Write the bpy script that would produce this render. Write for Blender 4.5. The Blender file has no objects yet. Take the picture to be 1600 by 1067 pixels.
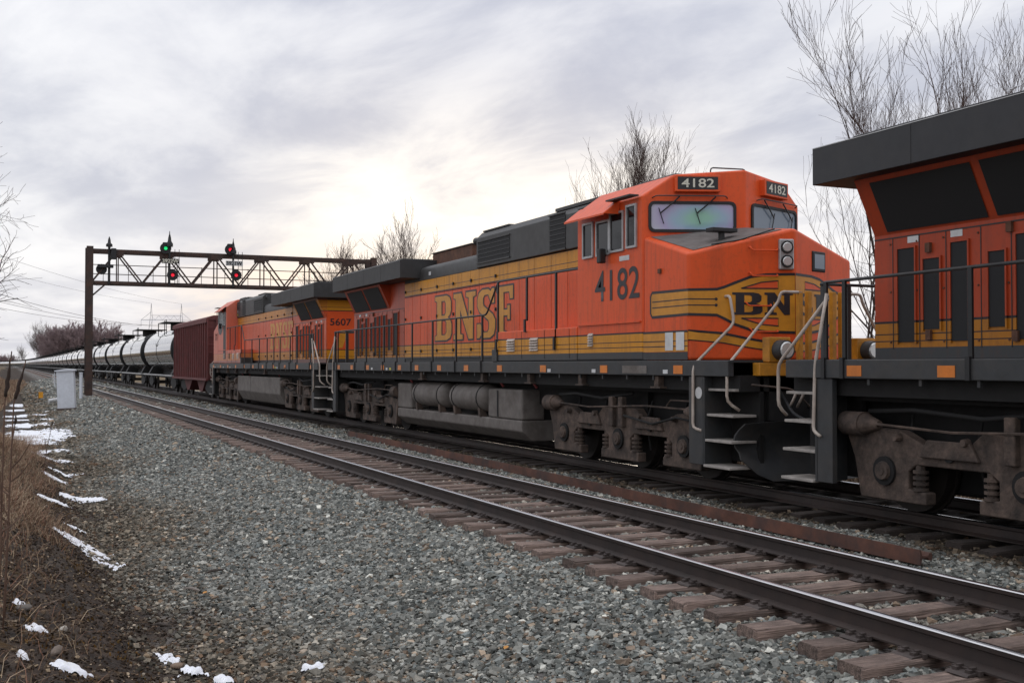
import bpy, bmesh, math, random
import numpy as np
from mathutils import Vector, Matrix
random.seed(7); rng = np.random.default_rng(7)
sc = bpy.context.scene
COL = sc.collection
rad = math.radians
# ---------------------------------------------------------------- camera
cd = bpy.data.cameras.new('camera'); cam = bpy.data.objects.new('camera', cd); COL.objects.link(cam)
cd.sensor_width = 36; cd.lens = 36*1722/1600; cd.clip_start = .1; cd.clip_end = 9000
cam.location = (0, 0, 1.733)
cam.rotation_euler = (rad(90)+math.atan(36.5/1722), 0, -rad(24.5))
sc.camera = cam
# ---------------------------------------------------------------- sky, sun, exposure
SUN_AZ, SUN_EL = 23.5, 5.0            # azimuth from +Y towards +X
w = bpy.data.worlds.new('World'); sc.world = w; w.use_nodes = True
nt = w.node_tree; N = nt.nodes; Lk = nt.links
for n in list(N): N.remove(n)
def node(t, **k):
    n = N.new(t)
    for a, b in k.items(): setattr(n, a, b)
    return n
def mth(op, a, b=None, clamp=False):
    n = node('ShaderNodeMath', operation=op, use_clamp=clamp)
    for i, v in enumerate((a, b)):
        if v is None: continue
        if isinstance(v, (int, float)): n.inputs[i].default_value = v
        else: Lk.new(v, n.inputs[i])
    return n.outputs[0]
def mixc(f, a, b, bt='MIX'):
    n = node('ShaderNodeMix', data_type='RGBA', blend_type=bt)
    for i, v in ((0, f), (6, a), (7, b)):
        if isinstance(v, (int, float)): n.inputs[i].default_value = v
        elif isinstance(v, tuple): n.inputs[i].default_value = (*v, 1)
        else: Lk.new(v, n.inputs[i])
    return n.outputs[2]
def ramp(f, a, b):
    n = node('ShaderNodeMapRange', interpolation_type='SMOOTHSTEP'); Lk.new(f, n.inputs[0])
    n.inputs[1].default_value = a; n.inputs[2].default_value = b
    return n.outputs[0]
tc = node('ShaderNodeTexCoord'); sep = node('ShaderNodeSeparateXYZ'); Lk.new(tc.outputs['Generated'], sep.inputs[0])
dx, dy, dz = sep.outputs
zc = mth('MAXIMUM', dz, 0.0)
den = mth('ADD', zc, 0.10)
cmb = node('ShaderNodeCombineXYZ'); Lk.new(mth('DIVIDE', dx, den), cmb.inputs[0]); Lk.new(mth('DIVIDE', dy, den), cmb.inputs[1])
def cloud(scale, rot, sx, sy, detail, rough, off, dist=0.0):
    m = node('ShaderNodeMapping'); Lk.new(cmb.outputs[0], m.inputs[0])
    m.inputs['Rotation'].default_value = (0, 0, rad(rot)); m.inputs['Scale'].default_value = (sx, sy, 1); m.inputs['Location'].default_value = off
    n = node('ShaderNodeTexNoise'); Lk.new(m.outputs[0], n.inputs['Vector'])
    n.inputs['Scale'].default_value = scale; n.inputs['Detail'].default_value = detail; n.inputs['Roughness'].default_value = rough
    n.inputs['Distortion'].default_value = dist
    return n.outputs[0]
big = ramp(cloud(.40, 55, 1.2, .7, 4, .5, (3.1, 1.7, 0), .2), .33, .67)
fine = ramp(cloud(1.5, 55, 1.2, .7, 8, .58, (7.7, 2.1, 0), .3), .34, .68)
tone = mth('ADD', mth('MULTIPLY', big, .48), mth('MULTIPLY', fine, .52))
clouds = mixc(tone, (.47, .50, .60), (.98, .98, .99))
low = ramp(zc, .20, .02)
clouds = mixc(mth('MULTIPLY', low, .30), clouds, (.92, .915, .925))
# bright veil around the hidden sun, broad and stretched along the horizon
sd = Vector((math.sin(rad(SUN_AZ))*math.cos(rad(SUN_EL)), math.cos(rad(SUN_AZ))*math.cos(rad(SUN_EL)), math.sin(rad(SUN_EL))))
dp = node('ShaderNodeVectorMath', operation='DOT_PRODUCT'); Lk.new(tc.outputs['Generated'], dp.inputs[0]); dp.inputs[1].default_value = sd
veil = ramp(dp.outputs['Value'], .958, .9995)
veil = mth('MULTIPLY', veil, mth('ADD', .25, mth('MULTIPLY', tone, 1.1)))
veil = mth('MULTIPLY', veil, ramp(zc, .30, .13))
clouds = mixc(mth('MINIMUM', veil, 1.0), clouds, (1.18, 1.11, 1.0))
horiz = mth('MULTIPLY', ramp(zc, .135, .03), ramp(dp.outputs['Value'], .945, .99))
clouds = mixc(mth('MULTIPLY', horiz, mth('ADD', .1, mth('MULTIPLY', fine, .75))), clouds, (1.08, .80, .55))
# a thick overcast is brighter overhead than at the horizon
lift = mth('ADD', 1.09, mth('MULTIPLY', mth('MULTIPLY', zc, zc), 1.15))
lc = node('ShaderNodeCombineXYZ'); [Lk.new(lift, lc.inputs[i]) for i in range(3)]
clouds = mixc(1.0, clouds, lc.outputs[0], 'MULTIPLY')
sky = node('ShaderNodeTexSky', sky_type='NISHITA', sun_disc=False)
sky.sun_elevation = rad(SUN_EL); sky.sun_rotation = rad(SUN_AZ); sky.air_density = 1.0; sky.dust_density = 2.0
b1 = node('ShaderNodeBackground'); Lk.new(clouds, b1.inputs[0]); b1.inputs[1].default_value = 1.0
b2 = node('ShaderNodeBackground'); Lk.new(sky.outputs[0], b2.inputs[0]); b2.inputs[1].default_value = .05
mx = node('ShaderNodeMixShader'); mx.inputs[0].default_value = .06; Lk.new(b1.outputs[0], mx.inputs[1]); Lk.new(b2.outputs[0], mx.inputs[2])
out = node('ShaderNodeOutputWorld'); Lk.new(mx.outputs[0], out.inputs[0])
sl = bpy.data.lights.new('sun', 'SUN'); sl.energy = .6; sl.angle = rad(18); sl.color = (1, .86, .70)
so = bpy.data.objects.new('sun', sl); COL.objects.link(so)
so.rotation_euler = Vector((-sd.x, -sd.y, -sd.z)).to_track_quat('-Z', 'Y').to_euler()
vs = sc.view_settings; vs.view_transform = 'Standard'; vs.look = 'None'; vs.exposure = 0.0; vs.gamma = 1.0
try: vs.use_curve_mapping = False
except Exception: pass

# ---------------------------------------------------------------- helpers: materials
def new_mat(name):
    m = bpy.data.materials.new(name); m.use_nodes = True
    return m, m.node_tree.nodes, m.node_tree.links, m.node_tree.nodes['Principled BSDF']
def mk(name, base, rough=.6, metal=0.0, var=.25, scale=6.0, stretch=(1, 1, 1), bump=0.0, bscale=None, dirt=None, dirt_amt=.5, rnd=0.0, spec=.5, coat=0.0, attr=None):
    """Principled paint/metal/stone with noise variation, optional dirt colour and per-object variation."""
    m, nn, ll, p = new_mat(name)
    t = nn.new('ShaderNodeTexCoord'); mp = nn.new('ShaderNodeMapping'); ll.new(t.outputs['Object'], mp.inputs[0]); mp.inputs['Scale'].default_value = stretch
    n1 = nn.new('ShaderNodeTexNoise'); ll.new(mp.outputs[0], n1.inputs['Vector']); n1.inputs['Scale'].default_value = scale; n1.inputs['Detail'].default_value = 6; n1.inputs['Roughness'].default_value = .65
    r = nn.new('ShaderNodeMapRange'); ll.new(n1.outputs[0], r.inputs[0]); r.inputs[1].default_value = .3; r.inputs[2].default_value = .7
    r.inputs[3].default_value = 1-var; r.inputs[4].default_value = 1+var*.6
    v = nn.new('ShaderNodeMix'); v.data_type = 'RGBA'; v.blend_type = 'MULTIPLY'; v.inputs[0].default_value = 1
    if attr:
        a = nn.new('ShaderNodeAttribute'); a.attribute_name = attr; ll.new(a.outputs['Color'], v.inputs[6])
    else: v.inputs[6].default_value = (*base, 1)
    val = r.outputs[0]
    if rnd:
        oi = nn.new('ShaderNodeObjectInfo'); q = nn.new('ShaderNodeMapRange'); ll.new(oi.outputs['Random'], q.inputs[0]); q.inputs[3].default_value = 1-rnd; q.inputs[4].default_value = 1+rnd
        mm = nn.new('ShaderNodeMath'); mm.operation = 'MULTIPLY'; ll.new(val, mm.inputs[0]); ll.new(q.outputs[0], mm.inputs[1]); val = mm.outputs[0]
    c = nn.new('ShaderNodeCombineXYZ'); [ll.new(val, c.inputs[i]) for i in range(3)]
    ll.new(c.outputs[0], v.inputs[7]); colr = v.outputs[2]
    if dirt:
        n2 = nn.new('ShaderNodeTexNoise'); ll.new(t.outputs['Object'], n2.inputs['Vector']); n2.inputs['Scale'].default_value = 2.3; n2.inputs['Detail'].default_value = 8; n2.inputs['Roughness'].default_value = .7
        q = nn.new('ShaderNodeMapRange'); ll.new(n2.outputs[0], q.inputs[0]); q.inputs[1].default_value = .42; q.inputs[2].default_value = .70; q.inputs[4].default_value = dirt_amt
        x = nn.new('ShaderNodeMix'); x.data_type = 'RGBA'; ll.new(q.outputs[0], x.inputs[0]); ll.new(colr, x.inputs[6]); x.inputs[7].default_value = (*dirt, 1); colr = x.outputs[2]
    ll.new(colr, p.inputs['Base Color'])
    p.inputs['Roughness'].default_value = rough; p.inputs['Metallic'].default_value = metal; p.inputs['Specular IOR Level'].default_value = spec
    p.inputs['Coat Weight'].default_value = coat
    if bump:
        n3 = nn.new('ShaderNodeTexNoise'); ll.new(mp.outputs[0], n3.inputs['Vector']); n3.inputs['Scale'].default_value = bscale or scale*4; n3.inputs['Detail'].default_value = 5
        b = nn.new('ShaderNodeBump'); b.inputs['Strength'].default_value = bump; b.inputs['Distance'].default_value = .02; ll.new(n3.outputs[0], b.inputs['Height']); ll.new(b.outputs[0], p.inputs['Normal'])
    return m
def livery(name, bands, grime=(.09, .045, .03), amt=.35, rough=.42, fade=None, fade_amt=0):
    """Paint in horizontal bands by height above the rail: bands = [(z_from, colour), ...]."""
    m, nn, ll, p = new_mat(name)
    t = nn.new('ShaderNodeTexCoord'); s = nn.new('ShaderNodeSeparateXYZ'); ll.new(t.outputs['Object'], s.inputs[0])
    r = nn.new('ShaderNodeMapRange'); ll.new(s.outputs[2], r.inputs[0]); r.inputs[1].default_value = 1.5; r.inputs[2].default_value = 5.0
    cr = nn.new('ShaderNodeValToRGB'); cr.color_ramp.interpolation = 'CONSTANT'; ll.new(r.outputs[0], cr.inputs[0])
    el = cr.color_ramp.elements
    while len(el) > 1: el.remove(el[-1])
    for i, (z, c) in enumerate(bands):
        e = el[0] if i == 0 else el.new(min(1, max(0, (z-1.5)/3.5)))
        if i == 0: e.position = 0
        e.color = (*c, 1)
    col = cr.outputs[0]
    def noise(scale, stretch, lo, hi, amt):
        mp = nn.new('ShaderNodeMapping'); ll.new(t.outputs['Object'], mp.inputs[0]); mp.inputs['Scale'].default_value = stretch
        n = nn.new('ShaderNodeTexNoise'); ll.new(mp.outputs[0], n.inputs['Vector']); n.inputs['Scale'].default_value = scale; n.inputs['Detail'].default_value = 7; n.inputs['Roughness'].default_value = .68
        q = nn.new('ShaderNodeMapRange'); ll.new(n.outputs[0], q.inputs[0]); q.inputs[1].default_value = lo; q.inputs[2].default_value = hi; q.inputs[4].default_value = amt
        return q.outputs[0]
    def over(f, c):
        nonlocal col
        x = nn.new('ShaderNodeMix'); x.data_type = 'RGBA'; ll.new(f, x.inputs[0]); ll.new(col, x.inputs[6]); x.inputs[7].default_value = (*c, 1); col = x.outputs[2]
    if fade: over(noise(.9, (1, 1, 1), .2, .55, fade_amt), fade)
    over(noise(3.0, (1, 3, .22), .48, .78, amt), grime)          # run-down streaks
    over(noise(14, (1, 1, 1), .52, .8, amt*.7), grime)           # fine soot
    ll.new(col, p.inputs['Base Color']); p.inputs['Roughness'].default_value = rough; p.inputs['Specular IOR Level'].default_value = .28
    n3 = noise(1.6, (1, 1, 1), .2, .8, 1.0)
    b = nn.new('ShaderNodeBump'); b.inputs['Strength'].default_value = .12; b.inputs['Distance'].default_value = .03; ll.new(n3, b.inputs['Height']); ll.new(b.outputs[0], p.inputs['Normal'])
    return m
ORANGE = (.72, .094, .020); YELLOW = (.60, .25, .014); BLACK = (.020, .016, .020); GREY = (.048, .050, .052)
FADED = (.56, .125, .07)
low_bands = [(1.5, GREY), (1.93, YELLOW), (2.005, BLACK), (2.018, YELLOW), (2.085, BLACK), (2.098, YELLOW), (2.215, BLACK), (2.245, ORANGE)]
M = {}
M['cab'] = livery('cab_paint', low_bands, amt=.45)
M['hood'] = livery('hood_paint', low_bands + [(3.515, BLACK), (3.55, YELLOW), (3.64, BLACK), (3.652, YELLOW), (3.73, BLACK), (3.742, YELLOW), (3.885, GREY)], amt=.55)
M['radiator'] = livery('radiator_cab_paint', [(z, (.40, .055, .018) if c is ORANGE else (.40, .15, .012) if c is YELLOW else c) for z, c in low_bands], amt=.5)  # edge vignette and dust put into a darker copy of the livery
M['nose'] = livery('nose_paint', [(1.5, ORANGE)], amt=.45)
M['cab_old'] = livery('faded_cab_paint', low_bands, fade=(.52, .17, .12), fade_amt=.75, amt=.3)
M['hood_old'] = livery('faded_hood_paint', low_bands + [(3.515, BLACK), (3.55, YELLOW), (3.64, BLACK), (3.652, YELLOW), (3.73, BLACK), (3.742, YELLOW), (3.885, GREY)], fade=(.40, .10, .05), fade_amt=.35, amt=.5)
M['hood_end'] = livery('hood_end_paint', [(1.5, GREY), (1.93, YELLOW), (2.005, BLACK), (2.018, YELLOW), (2.215, BLACK), (2.245, ORANGE), (3.515, BLACK), (3.55, YELLOW), (3.64, BLACK), (3.652, YELLOW), (3.73, BLACK), (3.742, YELLOW), (3.885, GREY)], amt=.15)
M['grey'] = mk('dark_grey_paint', (.034, .036, .038), .55, var=.3, dirt=(.06, .05, .042), dirt_amt=.6)
M['glare'] = mk('dusty_anti_glare_paint', (.15, .13, .12), .8, var=.3, dirt=(.08, .06, .05), dirt_amt=.7)
M['roof'] = mk('sooty_roof_paint', (.050, .049, .048), .55, var=.3, dirt=(.03, .027, .025), dirt_amt=.7)
M['black'] = mk('black_paint', (.012, .012, .013), .5, var=.3)
M['wing'] = mk('sooty_shaded_wing_paint', (.017, .017, .020), .5, var=.3, dirt=(.03, .026, .024), dirt_amt=.5)  # lead unit's wing: its shade side is put into a darker base colour
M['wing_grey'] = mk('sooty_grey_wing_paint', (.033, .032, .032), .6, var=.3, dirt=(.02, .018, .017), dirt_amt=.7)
M['screen'] = mk('black_screen', (.008, .008, .009), .7, var=.3, scale=60)
M['yellow'] = mk('yellow_paint', YELLOW, .5, dirt=(.1, .06, .03), dirt_amt=.5)
M['decal_yellow'] = mk('yellow_lettering', (.62, .26, .017), .45, var=.15, dirt=(.14, .06, .02), dirt_amt=.3)
M['decal_black'] = mk('black_lettering', BLACK, .45)
M['decal_orange'] = mk('orange_inlay', ORANGE, .45, var=.1)
M['cream'] = mk('cream_lettering', (.62, .60, .50), .5, var=.1)
M['handrail'] = mk('cream_handrail_paint', (.50, .43, .37), .45, var=.2, dirt=(.2, .13, .09), dirt_amt=.6)
M['silver'] = mk('aluminium_frame', (.42, .42, .42), .4, .4)
M['rubber'] = mk('rubber_gasket', (.012, .012, .013), .6)
M['truck'] = mk('dusty_truck_casting', (.115, .080, .062), .85, var=.6, dirt=(.014, .012, .011), dirt_amt=.9, bump=.5)
M['wheel'] = mk('wheel_steel', (.035, .028, .024), .6, .3)
M['tank'] = mk('dusty_fuel_tank_paint', (.17, .15, .135), .75, var=.25, dirt=(.06, .045, .035), dirt_amt=.65)
M['under'] = mk('underframe_shade_black', (.009, .008, .0075), .85, var=.4)  # base colour darkened to deepen the shade under the locomotives
M['reflector'] = mk('orange_reflector', (.72, .20, .018), .4, var=.15, dirt=(.25, .1, .03), dirt_amt=.5)
M['yellow_tag'] = mk('yellow_sticker', (.6, .5, .05), .5)
M['white'] = mk('white_sticker', (.65, .65, .65), .5, var=.12, dirt=(.35, .33, .3), dirt_amt=.5)
M['rust'] = mk('rusty_steel', (.13, .055, .03), .8, var=.45, dirt=(.04, .025, .02), dirt_amt=.6, bump=.2)
M['pink'] = mk('faded_red_handle', (.5, .12, .12), .5)
M['tread'] = mk('worn_step_tread', (.34, .31, .28), .6, var=.3)
def glassy(name, base, rough=.04, spec=.8):
    m, nn, ll, p = new_mat(name); p.inputs['Base Color'].default_value = (*base, 1); p.inputs['Roughness'].default_value = rough; p.inputs['Specular IOR Level'].default_value = spec
    return m
M['glass'] = glassy('dark_window_glass', (.010, .010, .011), .06, .35)
M['lens'] = glassy('lamp_lens', (.62, .62, .60), .15, 1.0); M['lens'].node_tree.nodes['Principled BSDF'].inputs['Metallic'].default_value = .3
def painted_sheen_glass():  # iridescent sky reflection painted as a green-to-purple gradient in the base colour
    m, nn, ll, p = new_mat('windshield_painted_sheen')
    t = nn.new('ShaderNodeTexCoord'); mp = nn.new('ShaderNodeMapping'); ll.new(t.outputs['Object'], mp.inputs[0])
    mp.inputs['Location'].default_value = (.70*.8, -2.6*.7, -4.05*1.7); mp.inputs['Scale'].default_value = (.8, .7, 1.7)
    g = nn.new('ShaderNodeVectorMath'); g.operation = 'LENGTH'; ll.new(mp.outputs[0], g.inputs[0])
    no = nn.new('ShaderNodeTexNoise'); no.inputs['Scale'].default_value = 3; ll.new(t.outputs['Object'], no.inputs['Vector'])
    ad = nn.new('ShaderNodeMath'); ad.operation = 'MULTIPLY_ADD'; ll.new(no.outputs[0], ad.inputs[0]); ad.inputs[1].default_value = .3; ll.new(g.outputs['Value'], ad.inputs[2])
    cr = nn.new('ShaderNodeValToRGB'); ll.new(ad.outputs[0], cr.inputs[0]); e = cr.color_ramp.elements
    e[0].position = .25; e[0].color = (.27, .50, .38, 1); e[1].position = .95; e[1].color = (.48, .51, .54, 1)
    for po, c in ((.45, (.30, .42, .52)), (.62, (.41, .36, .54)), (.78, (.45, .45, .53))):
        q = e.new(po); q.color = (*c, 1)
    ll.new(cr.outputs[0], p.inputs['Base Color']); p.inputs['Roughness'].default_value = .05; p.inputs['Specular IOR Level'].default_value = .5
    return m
M['painted_sheen'] = painted_sheen_glass()
M['glass_blue'] = glassy('pale_windshield_glass', (.16, .20, .25), .05, .5)

# ---------------------------------------------------------------- helpers: meshes
class MB:
    def __init__(s, d=1): s.v = []; s.f = []; s.d = d
    def add(s, vs, fs):
        o = len(s.v); s.v += [tuple(v) for v in vs]; s.f += [tuple(i+o for i in f) for f in fs]; return s
    def box(s, x0, x1, y0, y1, z0, z1):
        return s.add([(x0,y0,z0),(x1,y0,z0),(x1,y1,z0),(x0,y1,z0),(x0,y0,z1),(x1,y0,z1),(x1,y1,z1),(x0,y1,z1)],
                     [(0,3,2,1),(4,5,6,7),(0,1,5,4),(1,2,6,5),(2,3,7,6),(3,0,4,7)])
    def loft(s, secs, caps=True):
        n = len(secs[0]); vs = [p for q in secs for p in q]; fs = []
        for k in range(len(secs)-1):
            for i in range(n):
                j = (i+1) % n; fs.append((k*n+i, k*n+j, (k+1)*n+j, (k+1)*n+i))
        if caps: fs += [tuple(reversed(range(n))), tuple((len(secs)-1)*n+i for i in range(n))]
        return s.add(vs, fs)
    def prism(s, pts, ax, a, b):
        def P(p, c): return (c, p[0], p[1]) if ax == 'x' else (p[0], c, p[1]) if ax == 'y' else (p[0], p[1], c)
        return s.loft([[P(p, a) for p in pts], [P(p, b) for p in pts]])
    def cyl(s, p0, p1, r0, r1=None, n=10, caps=True):
        r1 = r0 if r1 is None else r1; p0 = Vector(p0); p1 = Vector(p1); t = (p1-p0).normalized()
        u = t.orthogonal().normalized(); w_ = t.cross(u)
        ring = lambda p, r: [p+(u*math.cos(2*math.pi*i/n)+w_*math.sin(2*math.pi*i/n))*r for i in range(n)]
        return s.loft([ring(p0, r0), ring(p1, r1)], caps)
    def tube(s, path, r, n=6):
        P = [Vector(p) for p in path]; secs = []; u = None
        for i, p in enumerate(P):
            t = ((P[i]-P[i-1]) if i == len(P)-1 else (P[i+1]-P[i]) if i == 0 else ((P[i+1]-P[i]).normalized()+(P[i]-P[i-1]).normalized())).normalized()
            u = (t.orthogonal() if u is None else (u-t*u.dot(t))).normalized(); w_ = t.cross(u)
            rr = r[i] if isinstance(r, (list, tuple)) else r
            secs.append([p+(u*math.cos(2*math.pi*k/n)+w_*math.sin(2*math.pi*k/n))*rr for k in range(n)])
        return s.loft(secs)
    def sphere(s, c, r, n=10, m=6, sq=(1, 1, 1)):
        secs = []
        for j in range(1, m):
            a = math.pi*j/m; secs.append([(c[0]+r*sq[0]*math.sin(a)*math.cos(2*math.pi*i/n), c[1]+r*sq[1]*math.sin(a)*math.sin(2*math.pi*i/n), c[2]-r*sq[2]*math.cos(a)) for i in range(n)])
        return s.loft(secs)
    def quad(s, *p): return s.add(p, [tuple(range(len(p)))])
    def mesh(s, name):
        me = bpy.data.meshes.new(name)
        vs = s.v if s.d == 1 else [(x, -y, z) for x, y, z in s.v]
        me.from_pydata(vs, [], s.f); me.update()
        bm = bmesh.new(); bm.from_mesh(me); bmesh.ops.recalc_face_normals(bm, faces=bm.faces); bm.to_mesh(me); bm.free()
        return me
    def build(s, name, mat, parent=None, smooth=False, bevel=0, label=None):
        me = s.mesh(name); return link(name, me, mat, parent, smooth, bevel, label)
def link(name, me, mat, parent=None, smooth=False, bevel=0, label=None):
    o = bpy.data.objects.new(name, me); COL.objects.link(o)
    if mat is not None and not me.materials: me.materials.append(M[mat] if isinstance(mat, str) else mat)
    if parent is not None: o.parent = parent
    if smooth:
        me.shade_smooth() if hasattr(me, 'shade_smooth') else None
        if smooth != 'all':
            try: me.set_sharp_from_angle(angle=rad(40))
            except Exception: pass
    if bevel:
        b = o.modifiers.new('bevel', 'BEVEL'); b.width = bevel; b.segments = 3; b.limit_method = 'ANGLE'; b.angle_limit = rad(25)
        me.shade_smooth()
        b.harden_normals = True
    if label: o['label'] = label
    return o
def tag(o, label, cat, group=None, kind=None):
    if label: o['label'] = label
    if cat: o['category'] = cat
    if group: o['group'] = group
    if kind: o['kind'] = kind
    return o
def empty(name, loc, label=None, cat=None, group=None, kind=None, rz=0):
    o = bpy.data.objects.new(name, None); COL.objects.link(o); o.location = loc; o.rotation_euler.z = rz; o.empty_display_size = .3
    return tag(o, label, cat, group, kind)
def copy_tree(o, parent=None):
    c = o.copy(); COL.objects.link(c); c.parent = parent
    for ch in list(o.children): copy_tree(ch, c)
    return c
_dg = None
def curve_mesh(cu):
    o = bpy.data.objects.new('tmp', cu); COL.objects.link(o)
    dg = bpy.context.evaluated_depsgraph_get(); dg.update()
    me = bpy.data.meshes.new_from_object(o.evaluated_get(dg)); bpy.data.objects.remove(o); bpy.data.curves.remove(cu)
    return me
def text2d(txt, offset=0.0):
    cu = bpy.data.curves.new('t', 'FONT'); cu.body = txt; cu.size = 1; cu.offset = offset; cu.resolution_u = 4
    return curve_mesh(cu)
def shape2d(loops, offset=0.0):
    cu = bpy.data.curves.new('t', 'CURVE'); cu.dimensions = '2D'; cu.fill_mode = 'BOTH'; cu.offset = offset
    for lp in loops:
        sp = cu.splines.new('POLY'); sp.points.add(len(lp)-1); sp.use_cyclic_u = True
        for p, q in zip(sp.points, lp): p.co = (q[0], q[1], 0, 1)
    return curve_mesh(cu)
def place2d(me, fn, fit=None):
    """Map a flat lettering mesh into place: fn(u, v) -> 3-D point; fit=(u0, u1, v0, v1) stretches its bounds."""
    co = np.empty(len(me.vertices)*3, np.float32); me.vertices.foreach_get('co', co); co = co.reshape(-1, 3)
    u, v = co[:, 0], co[:, 1]
    if fit:
        u = fit[0]+(u-u.min())/max(1e-6, np.ptp(u))*(fit[1]-fit[0]); v = fit[2]+(v-v.min())/max(1e-6, np.ptp(v))*(fit[3]-fit[2])
    me.vertices.foreach_set('co', np.array([fn(a, b) for a, b in zip(u, v)], np.float32).ravel()); me.update()
    return me
SLAB = {
 'B': [[(0,0),(.42,0),(.55,.05),(.6,.15),(.6,.35),(.55,.46),(.47,.51),(.54,.56),(.58,.65),(.58,.85),(.53,.95),(.42,1),(0,1),(0,.9),(.07,.88),(.07,.12),(0,.1)],
       [(.24,.12),(.36,.12),(.41,.18),(.41,.4),(.36,.46),(.24,.46)], [(.24,.56),(.35,.56),(.39,.62),(.39,.82),(.35,.88),(.24,.88)]],
 'N': [[(0,0),(.3,0),(.3,.1),(.22,.12),(.22,.62),(.48,0),(.62,0),(.62,.88),(.7,.9),(.7,1),(.4,1),(.4,.9),(.48,.88),(.48,.42),(.25,1),(0,1),(0,.9),(.07,.88),(.07,.12),(0,.1)]],
 'S': [[(0,.3),(0,0),(.08,0),(.12,.05),(.2,0),(.42,0),(.54,.07),(.58,.2),(.58,.36),(.5,.48),(.22,.66),(.2,.72),(.2,.82),(.25,.88),(.36,.88),(.4,.8),(.44,.7),(.55,.7),(.55,1),(.47,1),(.44,.95),(.36,1),(.16,1),(.05,.93),(.01,.8),(.01,.66),(.08,.54),(.36,.36),(.38,.3),(.38,.18),(.33,.12),(.22,.12),(.16,.2),(.12,.3)]],
 'F': [[(0,0),(.34,0),(.34,.1),(.25,.12),(.25,.42),(.38,.42),(.38,.34),(.47,.34),(.47,.62),(.38,.62),(.38,.54),(.25,.54),(.25,.88),(.44,.88),(.47,.74),(.58,.74),(.58,1),(0,1),(0,.9),(.07,.88),(.07,.12),(0,.1)]]}
# ---------------------------------------------------------------- terrain
XT, XN = 10.58, 6.3125                      # centre lines: train track, near track
def bend(Y): return -6e-5*np.maximum(0, np.asarray(Y, float)-450)**2
def smooth(a, b, x): t = np.clip((x-a)/(b-a), 0, 1); return t*t*(3-2*t)
_k = rng.uniform(0, 6.28, 24); _f = rng.uniform(.5, 7, 12); _a = rng.uniform(0, 6.28, 12)
def lump(X, Y):
    r = 0
    for i in range(12): r = r+np.sin(X*_f[i]*math.cos(_a[i])+Y*_f[i]*math.sin(_a[i])+_k[i])/(_f[i]**.8)
    return r/4
def ground(X, Y):
    X = np.asarray(X, float)-bend(Y); Y = np.asarray(Y, float)
    toe = 1.2-1.8*smooth(30, 42, Y)
    flat = np.interp(X, [1.6, 3.1, 4.45, 4.9, 5.3, 12.2, 13.4, 17, 40, 120, 900], [-.80, -.62, -.34, -.285, -.255, -.255, -.55, -.95, -.9, -.7, -.5])
    bank = np.minimum(-.80+.55*(toe-X)*(1+.18*np.sin(Y*.55)), .30+.02*(toe-X))
    z = np.where(X < toe, np.maximum(bank, -.8), flat)
    z = np.where(X < -4, np.minimum(z, .35), z)
    amp = np.where(X < 1.6, .055, np.interp(X, [1.6, 4.6, 5, 13, 18], [.045, .02, .008, .01, .12]))
    return z+amp*lump(X, Y)
xs = np.concatenate([[-900, -500, -250, -120, -60, -30, -15, -8, -5, -3.5, -2.5], np.arange(-1.8, 5.2, .11), np.arange(5.3, 13.6, .45), [14.5, 16, 18, 21, 25, 32, 45, 70, 110, 180, 300, 500, 900, 1600]])
ys = np.concatenate([[-60, -30, -15, -6, -2, 1, 3], np.arange(4.2, 26, .16), np.arange(26, 60, .5), np.arange(60, 140, 2), np.geomspace(140, 5000, 50)])
gx, gy = np.meshgrid(xs, ys); gz = ground(gx, gy)
nx, ny = len(xs), len(ys)
idx = np.arange(nx*ny).reshape(ny, nx)
fq = np.stack([idx[:-1, :-1], idx[:-1, 1:], idx[1:, 1:], idx[1:, :-1]], -1).reshape(-1, 4)
def fast_mesh(name, verts, faces, colors=None, smooth_=False):
    me = bpy.data.meshes.new(name); verts = np.ascontiguousarray(verts, np.float32); faces = np.ascontiguousarray(faces, np.int32); k = faces.shape[1]
    me.vertices.add(len(verts)); me.vertices.foreach_set('co', verts.ravel())
    me.loops.add(faces.size); me.loops.foreach_set('vertex_index', faces.ravel())
    me.polygons.add(len(faces)); me.polygons.foreach_set('loop_start', np.arange(0, faces.size, k, dtype=np.int32)); me.polygons.foreach_set('loop_total', np.full(len(faces), k, np.int32))
    me.polygons.foreach_set('use_smooth', np.full(len(faces), smooth_))
    if colors is not None:
        a = me.color_attributes.new('col', 'FLOAT_COLOR', 'POINT'); c = np.ones((len(verts), 4), np.float32); c[:, :3] = colors; a.data.foreach_set('color', c.ravel())
    me.update(calc_edges=True); return me
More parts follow.
